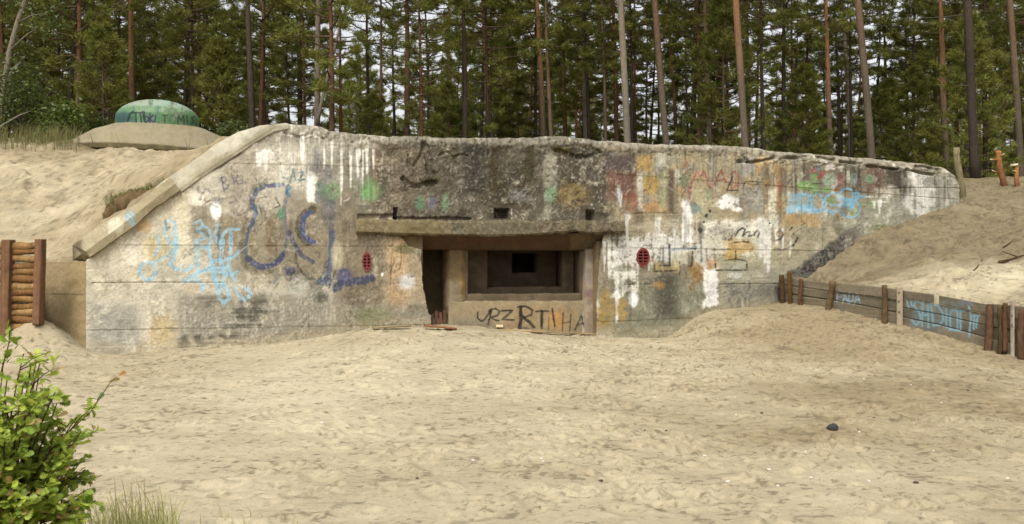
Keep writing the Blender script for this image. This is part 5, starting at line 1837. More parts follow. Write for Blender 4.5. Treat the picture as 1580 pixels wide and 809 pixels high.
# the stems one can tell apart: (pixel at the top edge, pixel where it meets the bunker or bank, width, tone, v of foot, label)
PINES = [
    (202, 205, 10, "orange", 165, "orange barked pine rising straight behind the green dome"),
    (142, 144, 6, "red", 200, "thin reddish pine standing to the left of the green dome"),
    (183, 186, 5.5, "dark", 160, "thin dark pine just left of the orange one behind the dome"),
    (381, 389, 11, "dark", 192, "thick dark pine left of the highest corner of the bunker roof"),
    (404, 408, 6, "dark", 190, "thin dark pine close beside the thick dark one behind the bunker's shoulder"),
    (465, 463, 7, "dark", 190, "slim dark pine left of the pale forked pine"),
    (492, 488, 11, "grey", 192, "pale grey pine with a thin second stem behind the bunker's highest corner"),
    (523, 527, 7, "red", 200, "slim red stemmed pine just right of the pale forked pine"),
    (587, 587, 6, "red", 208, "thin red stemmed pine in dense foliage behind the bunker roof"),
    (627, 628, 10, "red", 209, "sturdy red brown pine behind the rough middle of the bunker"),
    (693, 693, 8, "red", 211, "straight dark red pine left of the pine with the bent foot"),
    (745, 756, 10, "orange", 210, "orange pine with a bent grey foot above the gun opening"),
    (776, 776, 6, "red", 211, "thin red pine close to the right of the bent pine"),
    (829, 838, 9.5, "orange", 210, "orange topped straight pine above the right part of the gun opening"),
    (869, 872, 8, "red", 208, "dark red pine rising behind the hump in the roof edge"),
    (897, 904, 8.5, "grey", 211, "slender pale grey pine leaning slightly right of the roof hump"),
    (946, 952, 9, "red", 217, "reddish pine close to the left of the thick pale grey pine"),
    (958, 968, 12, "grey", 218, "thick pale grey pine leaning slightly right of the roof's middle"),
    (978, 981, 6, "red", 219, "thin reddish pine close to the right of the thick pale grey pine"),
    (1009, 1029, 12, "brown", 221, "thick brown pine leaning to the right above the painted letters MAD"),
    (1032, 1043, 7, "red", 222, "slim reddish pine leaning beside the thick brown leaning pine"),
    (1058, 1061, 4.5, "dark", 222, "very thin dark pine alone against a bright gap of sky"),
    (1075, 1084, 7, "red", 223, "slim red brown pine left in a close pair behind the roof"),
    (1087, 1096, 10, "brown", 223, "stout brown pine right in a close pair behind the roof"),
    (1112, 1116, 6, "dark", 224, "thin dark pine in the narrow group left of the tall orange pine"),
    (1121, 1123, 7, "red", 224, "dark red pine in the narrow group left of the tall orange pine"),
    (1135, 1150, 12.5, "orange", 225, "tall orange pine with grey foot, brightest of the right half"),
    (1173, 1177, 8, "orange", 226, "slim orange pine to the right of the brightest tall orange pine"),
    (1222, 1226, 7, "red", 233, "slim red brown pine behind the drooping part of the roof edge"),
    (1245, 1248, 7, "red", 235, "dark red pine of even width left of an orange brown pine"),
    (1273, 1284, 9.5, "orange", 238, "orange brown pine leaning slightly above the blue loops of graffiti"),
    (1288, 1296, 7, "dark", 239, "thin dark pine squeezed between an orange and a lilac grey pine"),
    (1302, 1312, 8.5, "grey", 240, "lilac grey pine behind the right wing of the bunker"),
    (1324, 1344, 13, "brown", 244, "thick grey brown pine leaning right across the right wing"),
    (1364, 1371, 7, "red", 246, "slim brown pine right of the thick leaning pine"),
    (1399, 1400, 5, "dark", 250, "thin dark pine in front of green thicket near the right wing's end"),
    (1442, 1446, 8, "red", 255, "red brown pine left of the bright one near the bunker's right end"),
    (1450, 1463, 10.5, "orange", 258, "orange pine rising right behind the end of the bunker roof"),
    (1491, 1508, 15, "dark", 276, "thickest very dark pine right of the bunker, behind the weathered post"),
    (1516, 1519, 8, "red", 276, "dim red pine standing between the thickest dark pine and the stakes"),
    (1561, 1572, 12, "brown", 276, "stout brown pine at the right edge behind the shorter stake"),
    (73, 75, 9, "dark", 200, "dark pine half hidden by green leaves above the left bank"),
    (35, 37, 9, "dark", 200, "dark pine near the left edge behind the leaning pale stem"),
    (292, 293, 6, "red", 195, "thin reddish pine right behind the dome's right edge"),
    (318, 320, 6, "dark", 195, "thin dark pine between the dome and the bunker's shoulder"),
    (332, 335, 6, "red", 195, "thin brown pine next to the shrub at the bunker's shoulder"),
]
occupied = []
frg = np.random.default_rng(12)
for n_, (ut, ub_, w, tone, vfoot_, lab) in enumerate(PINES):
    D_ = float(np.clip(0.285 * FPX / w, 27.5, 52)) + frg.uniform(-0.8, 0.8)
    if tone == "dark" and w > 13:
        D_ = 28.0
    dia = w / FPX * D_
    zb_ = bank_h((ub_ - CU) / FPX * D_, D_) - 0.1
    Htot = frg.uniform(14.5, 18)
    # straight line through the two traced pixels, continued upwards and to the ground
    zs = np.linspace(0, Htot, 22) + zb_
    vs = CV - (zs - EYE) / D_ * FPX
    us_ = ub_ + (ut - ub_) * (vfoot_ - vs) / vfoot_
    bend = 0.35 * np.sin(zs * 0.5 + n_ * 1.7) * 2.0
    if lab.startswith("orange pine with a bent"):
        us_ = np.interp(-vs, [-1200, -330, -205, -165, -120, -75, -35, 0, 400], [768, 764, 756, 752, 751, 749, 747, 745, 735])
        bend = bend * 0
    us_ = us_ + bend
    xs_ = (us_ - CU) / FPX * D_
    pts = np.stack([xs_, np.full_like(xs_, D_) + 0.1 * np.sin(zs * 0.4 + n_), zs], 1)
    base_ = pts[0].copy()
    root = empty("pine_tree", tuple(base_), lab, "tree", "pines standing close behind the bunker")
    rad = 0.86 * dia / 2 * np.interp(zs - zb_, [0, 1.2, 6, Htot], [1.2, 1.03, 0.95, 0.12])
    mb = trunk_mesh(pts - base_, rad, tone, n_ + 11, 12, stubs=frg.integers(3, 8), zsplit=5.0)
    if lab.startswith("pale grey pine with a thin"):
        q_ = np.array([up(u, v, D_ - 0.1) for u, v in ((489, 192), (493, 172), (500, 140), (510, 100), (521, 55), (536, 0), (560, -80))]) - base_
        mb.tube(q_, np.linspace(0.085, 0.04, 7), 8, trunk_cols("pale", 3, q_[:, 2], 3), 0.08, 3)
    mb.build("trunk", M_BARK, root, True, local=True)
    cm, lm = TALL[n_ % 4]
    hc = Htot - 7.2
    for nm, me in (("crown", cm), ("limbs", lm)):
        o = link(bpy.data.objects.new(nm, me))
        o.parent = root
        px_ = np.interp(hc, zs - zb_, pts[:, 0] - base_[0])
        o.location = (px_, 0, hc)
        o.rotation_euler = (0, 0, frg.uniform(0, 6.28))
        o.scale = (0.9, 0.9, 0.9)
    occupied.append((base_[0], D_))

# the rest of the wood: three kinds, copied
KIND = []
for i in range(4):
    z = np.linspace(0, 15.5, 18)
    pts = np.stack([0.12 * np.sin(z * 0.35 + i * 2), 0.12 * np.cos(z * 0.3 + i), z], 1)
    tm = trunk_mesh(pts, 0.125 * np.interp(z, [0, 1, 15.5], [1.2, 1.0, 0.15]), ["red", "orange", "dark", "brown"][i], 700 + i, 9, 7).mesh("pine_trunk", M_BARK, True)
    KIND.append(("tall", tm, TALL[i], 7.2))
for i in range(2):
    z = np.linspace(0, 13.5, 16)
    pts = np.stack([0.10 * np.sin(z * 0.35 + i), 0 * z, z], 1)
    tm = trunk_mesh(pts, 0.11 * np.interp(z, [0, 1, 13.5], [1.2, 1.0, 0.15]), ["red", "dark"][i], 740 + i, 8, 3).mesh("pine_trunk", M_BARK, True)
    KIND.append(("low", tm, LOW[i], 3.4))
for i in range(3):
    H_ = 6.0 + 0.8 * i
    z = np.linspace(0, H_ + 0.7, 10)
    tm = trunk_mesh(np.stack([0 * z, 0 * z, z], 1), 0.07 * np.interp(z, [0, H_ + 0.7], [1.2, 0.15]), "brown", 760 + i, 7, 0).mesh("pine_trunk", M_BARK, True)
    KIND.append(("young", tm, YOUNG[i], 0.6))
LBL = {"tall": ("slim tall pine with a bare stem deep in the wood behind the bunker", "bare stemmed pines deep in the wood"),
       "low": ("pine branched low down with drooping green boughs inside the wood", "low branched pines inside the wood"),
       "young": ("bushy young pine, green almost to the ground, growing under the tall pines", "bushy young pines under the tall ones")}


def plant(kind, x, y, sc, rz, z=None):
    nm, tm, (cm, lm), hc = kind
    root = empty("young_pine" if nm == "young" else "pine_tree", (x, y, (4.0 + 0.25 * math.sin(x * 0.3 + y * 0.2) if z is None else z) - 0.1), LBL[nm][0], "tree", LBL[nm][1])
    root.rotation_euler = (frg.uniform(-0.02, 0.02), frg.uniform(-0.025, 0.025), rz)
    root.scale = (sc, sc, sc)
    for n2, me, zz2 in (("trunk", tm, 0), ("limbs", lm, hc), ("crown", cm, hc)):
        o = link(bpy.data.objects.new(n2, me))
        o.parent = root
        o.location = (0, 0, zz2)


def far_enough(x, y, d):
    return all((x - a) ** 2 + (y - b) ** 2 > d * d for a, b in occupied)


def scatter(n, kinds, y0, y1, dmin, smin, smax, umin=-140, umax=1720, bias=None):
    c, t = 0, 0
    while c < n and t < n * 60:
        t += 1
        y = y0 + (y1 - y0) * frg.random() ** 0.8
        u = frg.uniform(umin, umax)
        if bias is not None and frg.random() > bias(u):
            continue
        x = (u - CU) / FPX * y
        if not far_enough(x, y, dmin):
            continue
        occupied.append((x, y))
        plant(KIND[kinds[frg.integers(len(kinds))]], x, y, frg.uniform(smin, smax), frg.uniform(0, 6.28))
        c += 1


left_bias = lambda u: 1.0 if u < 900 else 0.45
scatter(24, (4, 5), 33, 50, 2.2, 0.85, 1.15, bias=left_bias)
scatter(20, (6, 7, 8), 32, 50, 1.8, 0.7, 1.0, bias=lambda u: 0.9)
scatter(32, (0, 1, 2, 3), 40, 62, 1.5, 0.85, 1.15, bias=left_bias)
scatter(54, (0, 2, 2, 3), 34, 62, 1.2, 0.75, 1.05, bias=lambda u: 1.0 if u > 700 else 0.4)
scatter(34, (4, 5, 6, 7, 8), 50, 72, 1.8, 0.85, 1.2)
scatter(40, (0, 1, 2, 3, 0, 2, 4, 8), 62, 100, 1.6, 0.9, 1.25, bias=left_bias)
scatter(46, (4, 5, 7, 8), 58, 100, 1.5, 1.0, 1.4, umax=900)
scatter(14, (6, 7, 8), 55, 90, 1.5, 0.9, 1.1, umin=850)

scatter(56, (4, 5, 4, 5, 8), 70, 112, 1.8, 1.05, 1.35, umin=640)

# ------------------------------------------------------------------ leafy shrubs, leaning pale stems at the left
LEAF2 = np.array([[-0.5, 0, 0], [0, 0.3, 0.05], [0.5, 0, 0], [0, -0.3, 0.05]])


def leaf_cloud(cen, size, tint, rg):
    n = len(cen)
    R = rg.normal(size=(n, 3))
    a = R / np.linalg.norm(R, axis=1)[:, None]
    a[:, 2] *= 0.5
    a /= np.linalg.norm(a, axis=1)[:, None]
    up_ = np.array([0, 0, 1.0]) + 0.6 * rg.normal(size=(n, 3))
    b = np.cross(up_, a)
    b /= np.linalg.norm(b, axis=1)[:, None] + 1e-9
    c = np.cross(a, b)
    s = size * rg.uniform(0.6, 1.3, (n, 1))
    V = np.stack([cen + (a * q[0] + b * q[1] + c * q[2]) * s for q in LEAF2], 1).reshape(-1, 3)
    F = np.arange(n * 4).reshape(-1, 4)
    return V, F, np.repeat(tint, 4, 0)


def shrub(name, u, vb_, D_, wpx, hpx, n, c0, c1, size, label, cat, seed):
    rg = np.random.default_rng(seed)
    b = up(u, vb_, D_)
    W, H_ = wpx / FPX * D_ / 2, hpx / FPX * D_
    root = empty(name, tuple(b), label, cat)
    mb = MB()
    cen = []
    ns = max(8, int(n / 90))
    for i in range(ns):
        az, rr = rg.uniform(0, 6.28), math.sqrt(rg.random())
        e = np.array([math.cos(az) * W * rr, math.sin(az) * W * rr, H_ * rg.uniform(0.35, 1.0) * math.sqrt(max(0.08, 1 - 0.7 * rr * rr))])
        m = np.array([e[0] * 0.35, e[1] * 0.35, e[2] * 0.55])
        pts = np.array([[0, 0, 0], m, e])
        mb.tube(pts, [0.02, 0.012, 0.005], 5, np.array([0.09, 0.07, 0.05]), caps=False)
        k = int(n / ns)
        t = rg.uniform(0.35, 1.05, k)
        q = m[None] + (e - m)[None] * t[:, None] + rg.normal(size=(k, 3)) * 0.10 * np.array([W, W, H_]) * 1.6
        cen.append(q)
    cen = np.concatenate(cen)
    cen[:, 2] = np.maximum(cen[:, 2], 0.03)
    g = np.clip(rg.normal(0.5, 0.3, (len(cen), 1)), 0, 1)
    tint = np.array(c0) * (1 - g) + np.array(c1) * g
    V, F, col = leaf_cloud(cen, size, tint, rg)
    mk("foliage", V, F, M_LEAF, col, False, root, local=True)
    mb.build("stems", M_BARK, root, local=True)
    return root


shrub("shrub", 98, 216, 22.5, 70, 62, 2200, (0.055, 0.085, 0.014), (0.13, 0.17, 0.03), 0.10, "bright green broadleaf shrub on the bank left of the green dome", "shrub", 1)
shrub("shrub", 30, 222, 23.5, 110, 120, 2600, (0.05, 0.072, 0.014), (0.10, 0.125, 0.026), 0.11, "tall dull green shrub at the left edge behind dry grass", "shrub", 2)
shrub("shrub", 358, 214, 25.0, 46, 30, 900, (0.06, 0.09, 0.025), (0.14, 0.17, 0.05), 0.08, "small pale green shrub tucked behind the bunker's left shoulder", "shrub", 3)
shrub("shrub", 150, 215, 26, 60, 34, 900, (0.04, 0.06, 0.012), (0.09, 0.115, 0.022), 0.10, "dark low shrub beside the dome's concrete collar", "shrub", 4)
rb_ = np.random.default_rng(44)


def leaning(pix, D_, r0, r1, label, tops):
    pts = np.array([up(u, v, D_ + 0.02 * i) for i, (u, v) in enumerate(pix)])
    base = pts[0].copy()
    root = empty("leaning_tree", tuple(base), label, "tree")
    mb = MB()
    q = pts - base
    mb.tube(q, np.linspace(r0, r1, len(q)), 9, trunk_cols("pale", 5, q[:, 2], 2), 0.1, 5)
    for (i, uu, vv) in tops:
        e = up(uu, vv, D_ - 0.3) - base
        m = (q[i] + e) / 2 + np.array([0, 0, 0.06])
        mb.tube([q[i], m, e], [0.03, 0.02, 0.008], 6, trunk_cols("pale", 6, np.zeros(3), 2), 0.1)
    mb.build("trunk", M_BARK, root, True, local=True)
    cen, rg = [], np.random.default_rng(int(r0 * 1000))
    for (i, uu, vv) in tops + [(len(q) - 1, *pix[-1])]:
        e = up(uu, vv, D_ - 0.2) - base
        cen.append(e[None] + rg.normal(size=(170, 3)) * np.array([0.35, 0.35, 0.25]))
    cen = np.concatenate(cen)
    g = rg.random((len(cen), 1))
    V, F, col = leaf_cloud(cen, 0.10, np.array([0.05, 0.075, 0.014]) * (1 - g) + np.array([0.10, 0.13, 0.03]) * g, rg)
    mk("crown", V, F, M_LEAF, col, False, root, local=True)


leaning([(-14, 240), (-6, 205), (2, 165), (6, 130), (14, 80), (26, 35), (38, 0), (52, -50)], 23.8, 0.085, 0.05, "pale leaning stem of a broadleaf tree at the left edge", [(4, 60, 40), (5, 70, 20), (6, 10, -10)])
leaning([(-30, 246), (-12, 200), (0, 176), (10, 130), (18, 108), (32, 96)], 24.4, 0.06, 0.03, "thin forked pale tree behind the leaning one at the left edge", [(2, 44, 165), (3, -10, 90)])
# a long dry bough lying across the left undergrowth
mb = MB()
mb.tube([up(u, v, 22.8) for u, v in ((-30, 206), (0, 196), (16, 186), (30, 178), (45, 172))], [0.03, 0.03, 0.026, 0.02, 0.012], 7, lin((150, 142, 124)) * 0.6, 0.15, 2)
tag(mb.build("fallen_bough", M_BARK, None, True), "long pale dry bough lying in the undergrowth at the left edge", "bough")


def blades(spots, h0, h1, w, c0, c1, rg, lean=0.35, seg=3):
    """grass blades: spots (n,3) roots"""
    V, F, C_ = [], [], []
    n = len(spots)
    az = rg.uniform(0, 6.28, n)
    h = rg.uniform(h0, h1, n)
    le = rg.uniform(0.05, lean, n) * h
    d = np.stack([np.cos(az), np.sin(az), 0 * az], 1)
    s = np.stack([-np.sin(az + 0.7), np.cos(az + 0.7), 0 * az], 1)
    g = rg.random((n, 1))
    col = np.array(c0) * (1 - g) + np.array(c1) * g
    rows = []
    for k in range(seg + 1):
        t = k / seg
        c = spots + d * (le * t ** 2)[:, None] + np.array([0, 0, 1.0]) * (h * (t - 0.12 * t * t))[:, None]
        ww = w * (1 - t) * 0.5 + 0.0006
        rows += [c - s * ww, c + s * ww]
    V = np.stack(rows, 1).reshape(-1, 3)
    m = 2 * (seg + 1)
    b = np.arange(n)[:, None] * m
    F = np.concatenate([np.concatenate([b + 2 * k, b + 2 * k + 1, b + 2 * k + 3, b + 2 * k + 2], 1) for k in range(seg)])
    return V, F, np.repeat(col, m, 0)


gr = np.random.default_rng(21)
# tall dry grass along the crest of the left bank
sp = []
for _ in range(3600):
    D_ = gr.uniform(18.9, 23.5)
    u = gr.uniform(-170, 105 + 25 * gr.random()) if gr.random() < 0.93 else gr.uniform(100, 340)
    x = (u - CU) / FPX * D_
    if fbm(np.array([x * 1.3]), np.array([D_ * 1.3]), 3, 88)[0] > -0.06:
        sp.append((x, D_, bank_h(x, D_)))
V, F, c = blades(np.array(sp), 0.12, 0.55, 0.016, (0.19, 0.16, 0.07), (0.12, 0.13, 0.04), gr, 0.5)
tag(mk("bank_grass", V, F, M_GRASS, c), "tall dry grass along the crest of the left bank", "grass", kind="stuff")
# sparse short grass on the roof edge
sp = []
for _ in range(420):
    u = gr.choice([gr.uniform(560, 745), gr.uniform(345, 440), gr.uniform(560, 640)])
    b = gr.uniform(0.15, 1.0)
    D_ = float(wall_D(u)) + b
    sp.append(((u - CU) / FPX * D_, D_, EYE + (CV - pl(u, TOP)) / FPX * float(wall_D(u)) - 0.03))
V, F, c = blades(np.array(sp), 0.05, 0.13, 0.010, (0.13, 0.12, 0.05), (0.10, 0.11, 0.035), gr, 0.5)
tag(mk("roof_grass", V, F, M_GRASS, c), "thin short grass growing on the bunker roof", "grass", kind="stuff")

# overhanging strip of turf behind the fallen coping beam
tf = empty("turf_strip", tuple(up(200, 318, 15.15)), "overhanging strip of grassy turf on the bank above the fallen coping beam", "turf")
mb = MB()
tp = np.array([up(u, v, D_) for u, v, D_ in ((156, 324, 15.0), (166, 309, 15.05), (182, 302, 15.1), (205, 297, 15.15), (226, 291, 15.2), (244, 284, 15.3), (256, 276, 15.4))])
tq = np.stack([np.interp(np.linspace(0, 6, 40), np.arange(7), tp[:, k]) for k in range(3)], 1)
mb.tube(tq - np.array([0, -0.16, 0.20]), 0.22 * np.sin(np.linspace(0.25, math.pi - 0.25, 40)), 14, lin((122, 102, 72)) * 0.6, 0.7, 3)
mb.build("soil", M_SAND, tf, True)
sp = []
for _ in range(900):
    t = gr.uniform(2, 38)
    p = np.array([np.interp(t, np.arange(40), tq[:, k]) for k in range(3)])
    sp.append(p + np.array([gr.normal() * 0.05, gr.uniform(0.02, 0.36), 0.0]))
V, F, c = blades(np.array(sp), 0.04, 0.13, 0.010, (0.14, 0.15, 0.035), (0.17, 0.16, 0.06), gr, 0.9)
tag(mk("grass_blades", V, F, M_GRASS, c, False, tf), kind="stuff")

# ------------------------------------------------------------------ oak sapling in the near left corner
HL = np.array([(0, .015), (.12, .04), (.20, .15), (.26, .06), (.35, .24), (.43, .09), (.53, .33), (.62, .13), (.71, .36), (.79, .18), (.87, .27), (.95, .13), (1.0, .0)])


def oak_leaves(pos, axis, size, tint, rg):
    n, m = len(pos), len(HL)
    a = axis / (np.linalg.norm(axis, axis=1)[:, None] + 1e-9)
    nr_ = np.array([0, -0.25, 1.0]) + 0.55 * rg.normal(size=(n, 3))
    b = np.cross(nr_, a)
    b /= np.linalg.norm(b, axis=1)[:, None] + 1e-9
    c = np.cross(a, b)
    s = (size * rg.uniform(0.65, 1.25, n))[:, None]
    cur = rg.uniform(-0.25, 0.10, (n, 1))
    rows = []
    for (t, w) in HL:
        mid_ = pos + s * (a * t + c * (cur * t * t))
        rows += [mid_ + s * (b * w + c * w * 0.25), mid_, mid_ + s * (-b * w * rg.uniform(0.85, 1.1, (n, 1)) + c * w * 0.25)]
    V = np.stack(rows, 1).reshape(-1, 3)
    k3 = 3 * m
    base = np.arange(n)[:, None] * k3
    F = np.concatenate([np.concatenate([base + 3 * k, base + 3 * k + 1, base + 3 * k + 4, base + 3 * k + 3], 1) for k in range(m - 1)] + [np.concatenate([base + 3 * k + 1, base + 3 * k + 2, base + 3 * k + 5, base + 3 * k + 4], 1) for k in range(m - 1)])
    rib = np.tile(np.array([1.0, 1.15, 1.0])[None, :, None], (1, m, 1)).reshape(1, k3, 1)
    col = (tint[:, None, :] * rib).reshape(-1, 3)
    return V, F, col


og = np.random.default_rng(61)
ob = np.array([-2.43, 4.35, 0.0])
oak = empty("oak_sapling", tuple(ob), "leafy green oak sapling in the near left corner", "shrub")
mb = MB()
lp, la, lt = [], [], []
BR_C = lin((96, 78, 56)) * 0.6


def twig(pts, r, nleaf, t0=0.3, tint=None, spread=1.0):
    pts = np.asarray(pts, float)
    mb.tube(pts, np.linspace(r, r * 0.35, len(pts)), 6, BR_C, caps=False)
    for _ in range(nleaf):
        t = og.uniform(t0, 1.0) * (len(pts) - 1)
        i = min(int(t), len(pts) - 2)
        p = pts[i] + (pts[i + 1] - pts[i]) * (t - i)
        d = pts[i + 1] - pts[i]
        d = d / np.linalg.norm(d)
        ax = d * 0.5 + spread * og.normal(size=3) * np.array([0.8, 0.8, 0.45])
        lp.append(p + og.normal(size=3) * 0.006)
        la.append(ax)
        if tint is not None:
            lt.append(tint)
        else:
            g = np.clip(og.normal(0.45, 0.28), 0, 1)
            c = np.array([0.14, 0.22, 0.024]) * (1 - g) + np.array([0.36, 0.41, 0.055]) * g
            if og.random() < 0.06:
                c = np.array([0.36, 0.25, 0.09])
            lt.append(c)


for i in range(110):
    az = og.uniform(0, 6.28)
    rr = 0.44 * math.sqrt(og.random())
    topz = 1.20 * math.sqrt(max(0.1, 1 - (rr / 0.54) ** 2)) * og.uniform(0.5, 1.05)
    e = ob + np.array([math.cos(az) * rr * 0.95, math.sin(az) * rr * 0.85, max(topz, 0.22)])
    s0 = ob + np.array([og.normal() * 0.03, og.normal() * 0.03, 0])
    m = s0 + (e - s0) * 0.55 + np.array([-(e - s0)[0] * 0.25, -(e - s0)[1] * 0.25, 0.08])
    ts = np.linspace(0, 1, 7)[:, None]
    pts = s0 * (1 - ts) ** 2 + 2 * m * ts * (1 - ts) + e * ts ** 2
    pts = pts + og.normal(size=pts.shape) * 0.008
    twig(pts, 0.007, 17, 0.3)
    for j in range(3):
        t = og.uniform(0.45, 0.95) * 6
        k_ = min(int(t), 5)
        p = pts[k_] + (pts[k_ + 1] - pts[k_]) * (t - k_)
        d = np.array([math.cos(az + og.normal() * 0.9), math.sin(az + og.normal() * 0.9), og.uniform(0.0, 0.6)])
        d = d / np.linalg.norm(d) * og.uniform(0.08, 0.2)
        twig([p, p + d * 0.5 + np.array([0, 0, 0.01]), p + d], 0.003, 13, 0.2)
# shoots that stand above the bush at the frame's edge
twig([ob + np.array([-0.05, -0.2, 0.5]), up(-30, 640, 4.0), up(2, 575, 4.0), up(14, 530, 3.98), up(16, 504, 3.98)], 0.005, 0, 0.7)
for (u, v) in ((14, 508), (20, 524), (30, 531), (12, 530), (10, 555), (3, 558), (18, 552), (2, 580), (5, 612)):
    p = up(u, v, 4.0)
    twig([p - np.array([0.02, 0, 0.02]), p], 0.002, 2, 0.6, np.array([0.17, 0.25, 0.022]), 0.8)
# twig with the two rust coloured leaves
tw = [ob + np.array([0.1, 0, 0.45]), up(100, 672, 4.32), up(140, 636, 4.3), (up(160, 606, 4.28)), up(172, 588, 4.27), up(181, 582, 4.27)]
twig(tw, 0.003, 0)
twig([up(150, 622, 4.3), up(152, 612, 4.3)], 0.002, 3, 0.3, np.array([0.10, 0.15, 0.05]))
for (u, v) in ((166, 590), (178, 584), (184, 580)):
    lp.append(up(u, v, 4.27))
    la.append(np.array([0.5, 0.9, 0.2 + 0.1 * (u - 166) / 9]))
    lt.append(np.array([0.36, 0.17, 0.05]) if u > 170 else np.array([0.32, 0.26, 0.09]))
V, F, c = oak_leaves(np.array(lp), np.array(la), 0.051, np.array(lt), og)
mk("foliage", V, F, M_LEAF, c, False, oak)
mb.build("stems", M_BARK, oak)

# grass at the foot of the oak
sp = []
for _ in range(1100):
    D_ = gr.uniform(4.5, 5.5)
    u = gr.choice([gr.uniform(-60, 290), gr.uniform(90, 250), gr.uniform(150, 270)])
    x = (u - CU) / FPX * D_
    if fbm(np.array([x * 3]), np.array([D_ * 3]), 3, 89)[0] > -0.08:
        sp.append((x, D_, yard_h(x, D_) - 0.005))
V, F, c = blades(np.array(sp), 0.06, 0.34, 0.008, (0.30, 0.33, 0.10), (0.46, 0.42, 0.20), gr, 0.9, 4)
sp = [((u - CU) / FPX * D_, D_, 0.0) for u, D_ in zip(gr.uniform(110, 275, 80), gr.uniform(4.8, 5.5, 80))]
V2, Fg2, cg2 = blades(np.array(sp), 0.24, 0.46, 0.0075, (0.30, 0.31, 0.10), (0.40, 0.34, 0.16), gr, 0.5, 4)
tag(mk("grass", np.vstack([V, V2]), np.vstack([F, Fg2 + len(V)]), M_GRASS, np.vstack([c, cg2])), "tuft of green and straw grass at the foot of the oak sapling", "grass", kind="stuff")
sp = []
for _ in range(60):
    u, D_ = gr.uniform(180, 470), gr.uniform(5.2, 5.75)
    x = (u - CU) / FPX * D_
    sp.append((x, D_, yard_h(x, D_)))
for u0, D_ in ((428, 14.55), (412, 14.5), (330, 14.2), (372, 14.35), (440, 14.5), (700, 15.1)):
    for _ in range(14):
        u = u0 + gr.normal() * 7
        x = (u - CU) / FPX * D_
        sp.append((x, D_, yard_h(x, D_)))
V, F, c = blades(np.array(sp), 0.04, 0.12, 0.006, (0.34, 0.32, 0.14), (0.44, 0.38, 0.2), gr, 0.9, 3)
tag(mk("grass_wisps", V, F, M_GRASS, c), "sparse wisps of dry grass on the sand", "grass", kind="stuff")

# ------------------------------------------------------------------ things lying on the sand
def ground_at(u, v):
    """where the ray through a photo pixel meets the yard"""
    for D_ in np.arange(5.4, 19, 0.01):
        p = up(u, v, D_)
        if p[2] <= yard_h(p[0], D_):
            return np.array([p[0], D_, yard_h(p[0], D_)])
    return None


def lump(name, p, r, flat, c, seed, mat=M_STONE, rough=0.35, label=None, cat=None, group=None):
    rg = np.random.default_rng(seed)
    th, ph = np.meshgrid(np.linspace(0, 2 * math.pi, 15)[:-1], np.linspace(-math.pi / 2, math.pi / 2, 9))
    d = np.stack([np.cos(ph) * np.cos(th), np.cos(ph) * np.sin(th), np.sin(ph)], -1).reshape(-1, 3)
    k = 1 + rough * fbm(d[:, 0] * 1.6 + seed, d[:, 1] * 1.6 + d[:, 2] * 1.3, 3, seed) * 2
    a = rg.uniform(0.7, 1.3)
    V = d * k[:, None] * r * np.array([a, 1 / a, flat])
    F = []
    for i in range(8):
        for j in range(14):
            F.append([i * 14 + j, i * 14 + (j + 1) % 14, (i + 1) * 14 + (j + 1) % 14, (i + 1) * 14 + j])
    o = mk(name, V, F, mat, np.tile(np.asarray(c, float), (len(V), 1)), False)
    o.location = tuple(p + np.array([0, 0, r * flat * 0.45]))
    o.rotation_euler = (0, 0, rg.uniform(0, 6.28))
    return tag(o, label, cat, group)


p = ground_at(1285, 664)
lump("stone", p, 0.046, 0.8, (0.035, 0.033, 0.03), 4, label="dark rounded stone lying alone on the open sand at right", cat="stone")
for k, (u, v) in enumerate(((1107, 615), (1134, 614), (1010, 613), (1405, 594), (1333, 585), (1037, 586), (1135, 642), (1186, 725), (1251, 737), (1340, 743), (1440, 696), (1554, 738), (1087, 705), (1243, 697), (1326, 667), (1452, 622), (1200, 750), (1124, 743),
                             (486, 546), (730, 711), (838, 712), (514, 729), (497, 653), (835, 708), (1122, 744), (800, 614))):
    p = ground_at(u, v)
    lump("white_chip", p, 0.010 + 0.006 * ((k * 37) % 5) / 5, 0.45, (0.55, 0.53, 0.48), 20 + k, label="tiny white chip lying on the trampled sand", cat="chip", group="white chips on the sand")
for k, (u, v) in enumerate(((1075, 522), (1300, 508), (1077, 527), (927, 742), (1259, 691), (1493, 603), (995, 665), (1348, 645), (644, 740), (1412, 746), (1175, 638), (1028, 665))):
    p = ground_at(u, v)
    lump("bark_crumb", p, 0.013 + 0.008 * ((k * 31) % 4) / 4, 0.5, (0.06, 0.045, 0.03), 60 + k, M_STONE, 0.5, "small dark crumb of bark on the trampled sand", "bark", "dark bark crumbs on the sand")
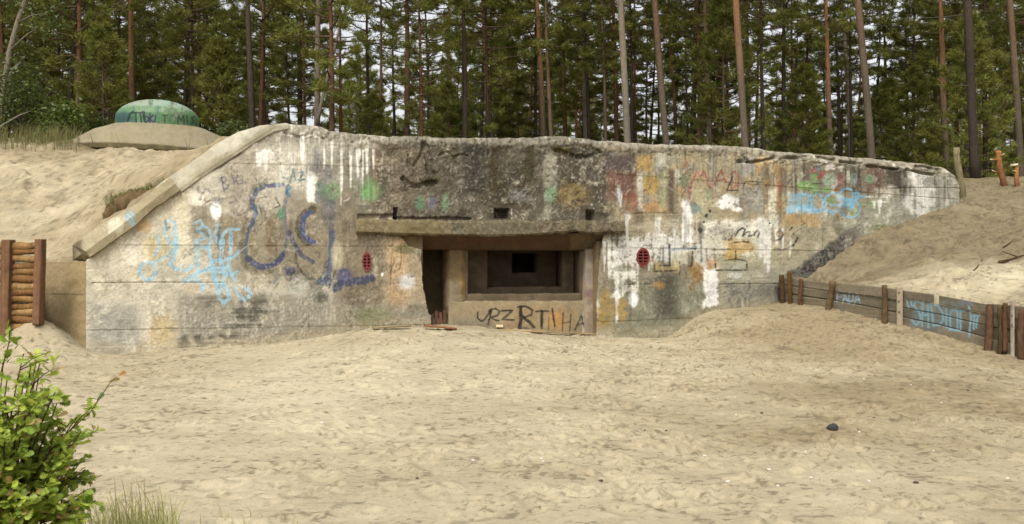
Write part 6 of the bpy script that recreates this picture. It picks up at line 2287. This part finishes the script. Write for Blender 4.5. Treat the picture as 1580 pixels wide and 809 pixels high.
# boards half buried before the opening
for k, (a, b, w, lab) in enumerate((((575, 504), (634, 501), 0.05, "grey half buried board in front of the vent left of the opening"), ((655, 501), (704, 506), 0.07, "short rusty brown board at the foot of the dark passage"), ((772, 508), (930, 515), 0.035, "long thin pale board along the foot of the parapet"))):
    pa, pb = up(a[0], a[1], float(D1(a[0], -0.18 if k < 2 else 0.25))), up(b[0], b[1], float(D1(b[0], -0.18 if k < 2 else 0.25)))
    for q in (pa, pb):
        q[2] = max(q[2], yard_h(q[0], q[1]) + 0.012)
    d = (pb - pa) / np.linalg.norm(pb - pa)
    s_ = np.array([-d[1], d[0], 0]) * w
    rows = [[pa - s_, pb - s_], [pa + s_, pb + s_], [pa + s_ - np.array([0, 0, 0.03]), pb + s_ - np.array([0, 0, 0.03])], [pa - s_ - np.array([0, 0, 0.03]), pb - s_ - np.array([0, 0, 0.03])]]
    o = swept("board", rows, 0.02, M_WOOD, wood_paint([(150, 132, 100), (150, 98, 62), (176, 152, 110)][k], 190 + k), parent=None, disp=0.004, seed=190 + k)
    tag(o, lab, "board")
p = up(771, 503, float(D1(771, 0.38)))
rows = [[p + np.array([-0.06, 0, 0.02]), p + np.array([0.06, 0.01, 0.02])], [p + np.array([-0.06, 0, -0.03]), p + np.array([0.06, 0.01, -0.03])], [p + np.array([-0.06, 0.05, -0.03]), p + np.array([0.06, 0.06, -0.03])], [p + np.array([-0.06, 0.05, 0.02]), p + np.array([0.06, 0.06, 0.02])]]
tag(swept("plaster_block", rows, 0.012, M_CONC, conc_paint((226, 206, 160), 77), parent=None, disp=0.006, seed=77), "small pale block leaning on the parapet under the lettering", "block")

# dead boughs on the right bank
def bank_ray(u, v):
    for D_ in np.arange(13.5, 30, 0.02):
        p = up(u, v, D_)
        if p[2] <= bank_h(p[0], D_):
            return np.array([p[0], D_, bank_h(p[0], D_) + 0.015])
    return None


for k, (pix, r, lab) in enumerate((([(1542, 407), (1560, 402), (1581, 395)], 0.03, "dark dead bough lying on the right bank"), ([(1548, 384), (1564, 372), (1580, 366)], 0.018, "thin twig high on the sandy crest at the right edge"),
                                   ([(1498, 424), (1508, 414), (1516, 402)], 0.016, "thin crooked twig on the bank above the blue lettering"), ([(1300, 380), (1308, 383), (1318, 381)], 0.02, "short dark twig on the sand beside the bunker's splashed wall"))):
    pts = [bank_ray(u, v) for u, v in pix]
    if any(q is None for q in pts):
        continue
    mb = MB()
    mb.tube(np.array(pts), np.linspace(r, r * 0.4, len(pts)), 6, lin((104, 82, 58)) * 0.55, 0.2, k)
    if k == 0:
        q = (pts[1] + pts[2]) / 2
        mb.tube([q, q + np.array([-0.15, 0.3, 0.12])], [r * 0.6, r * 0.25], 5, lin((104, 82, 58)) * 0.55)
    tag(mb.build("dead_twig", M_BARK, None, True), lab, "twig")
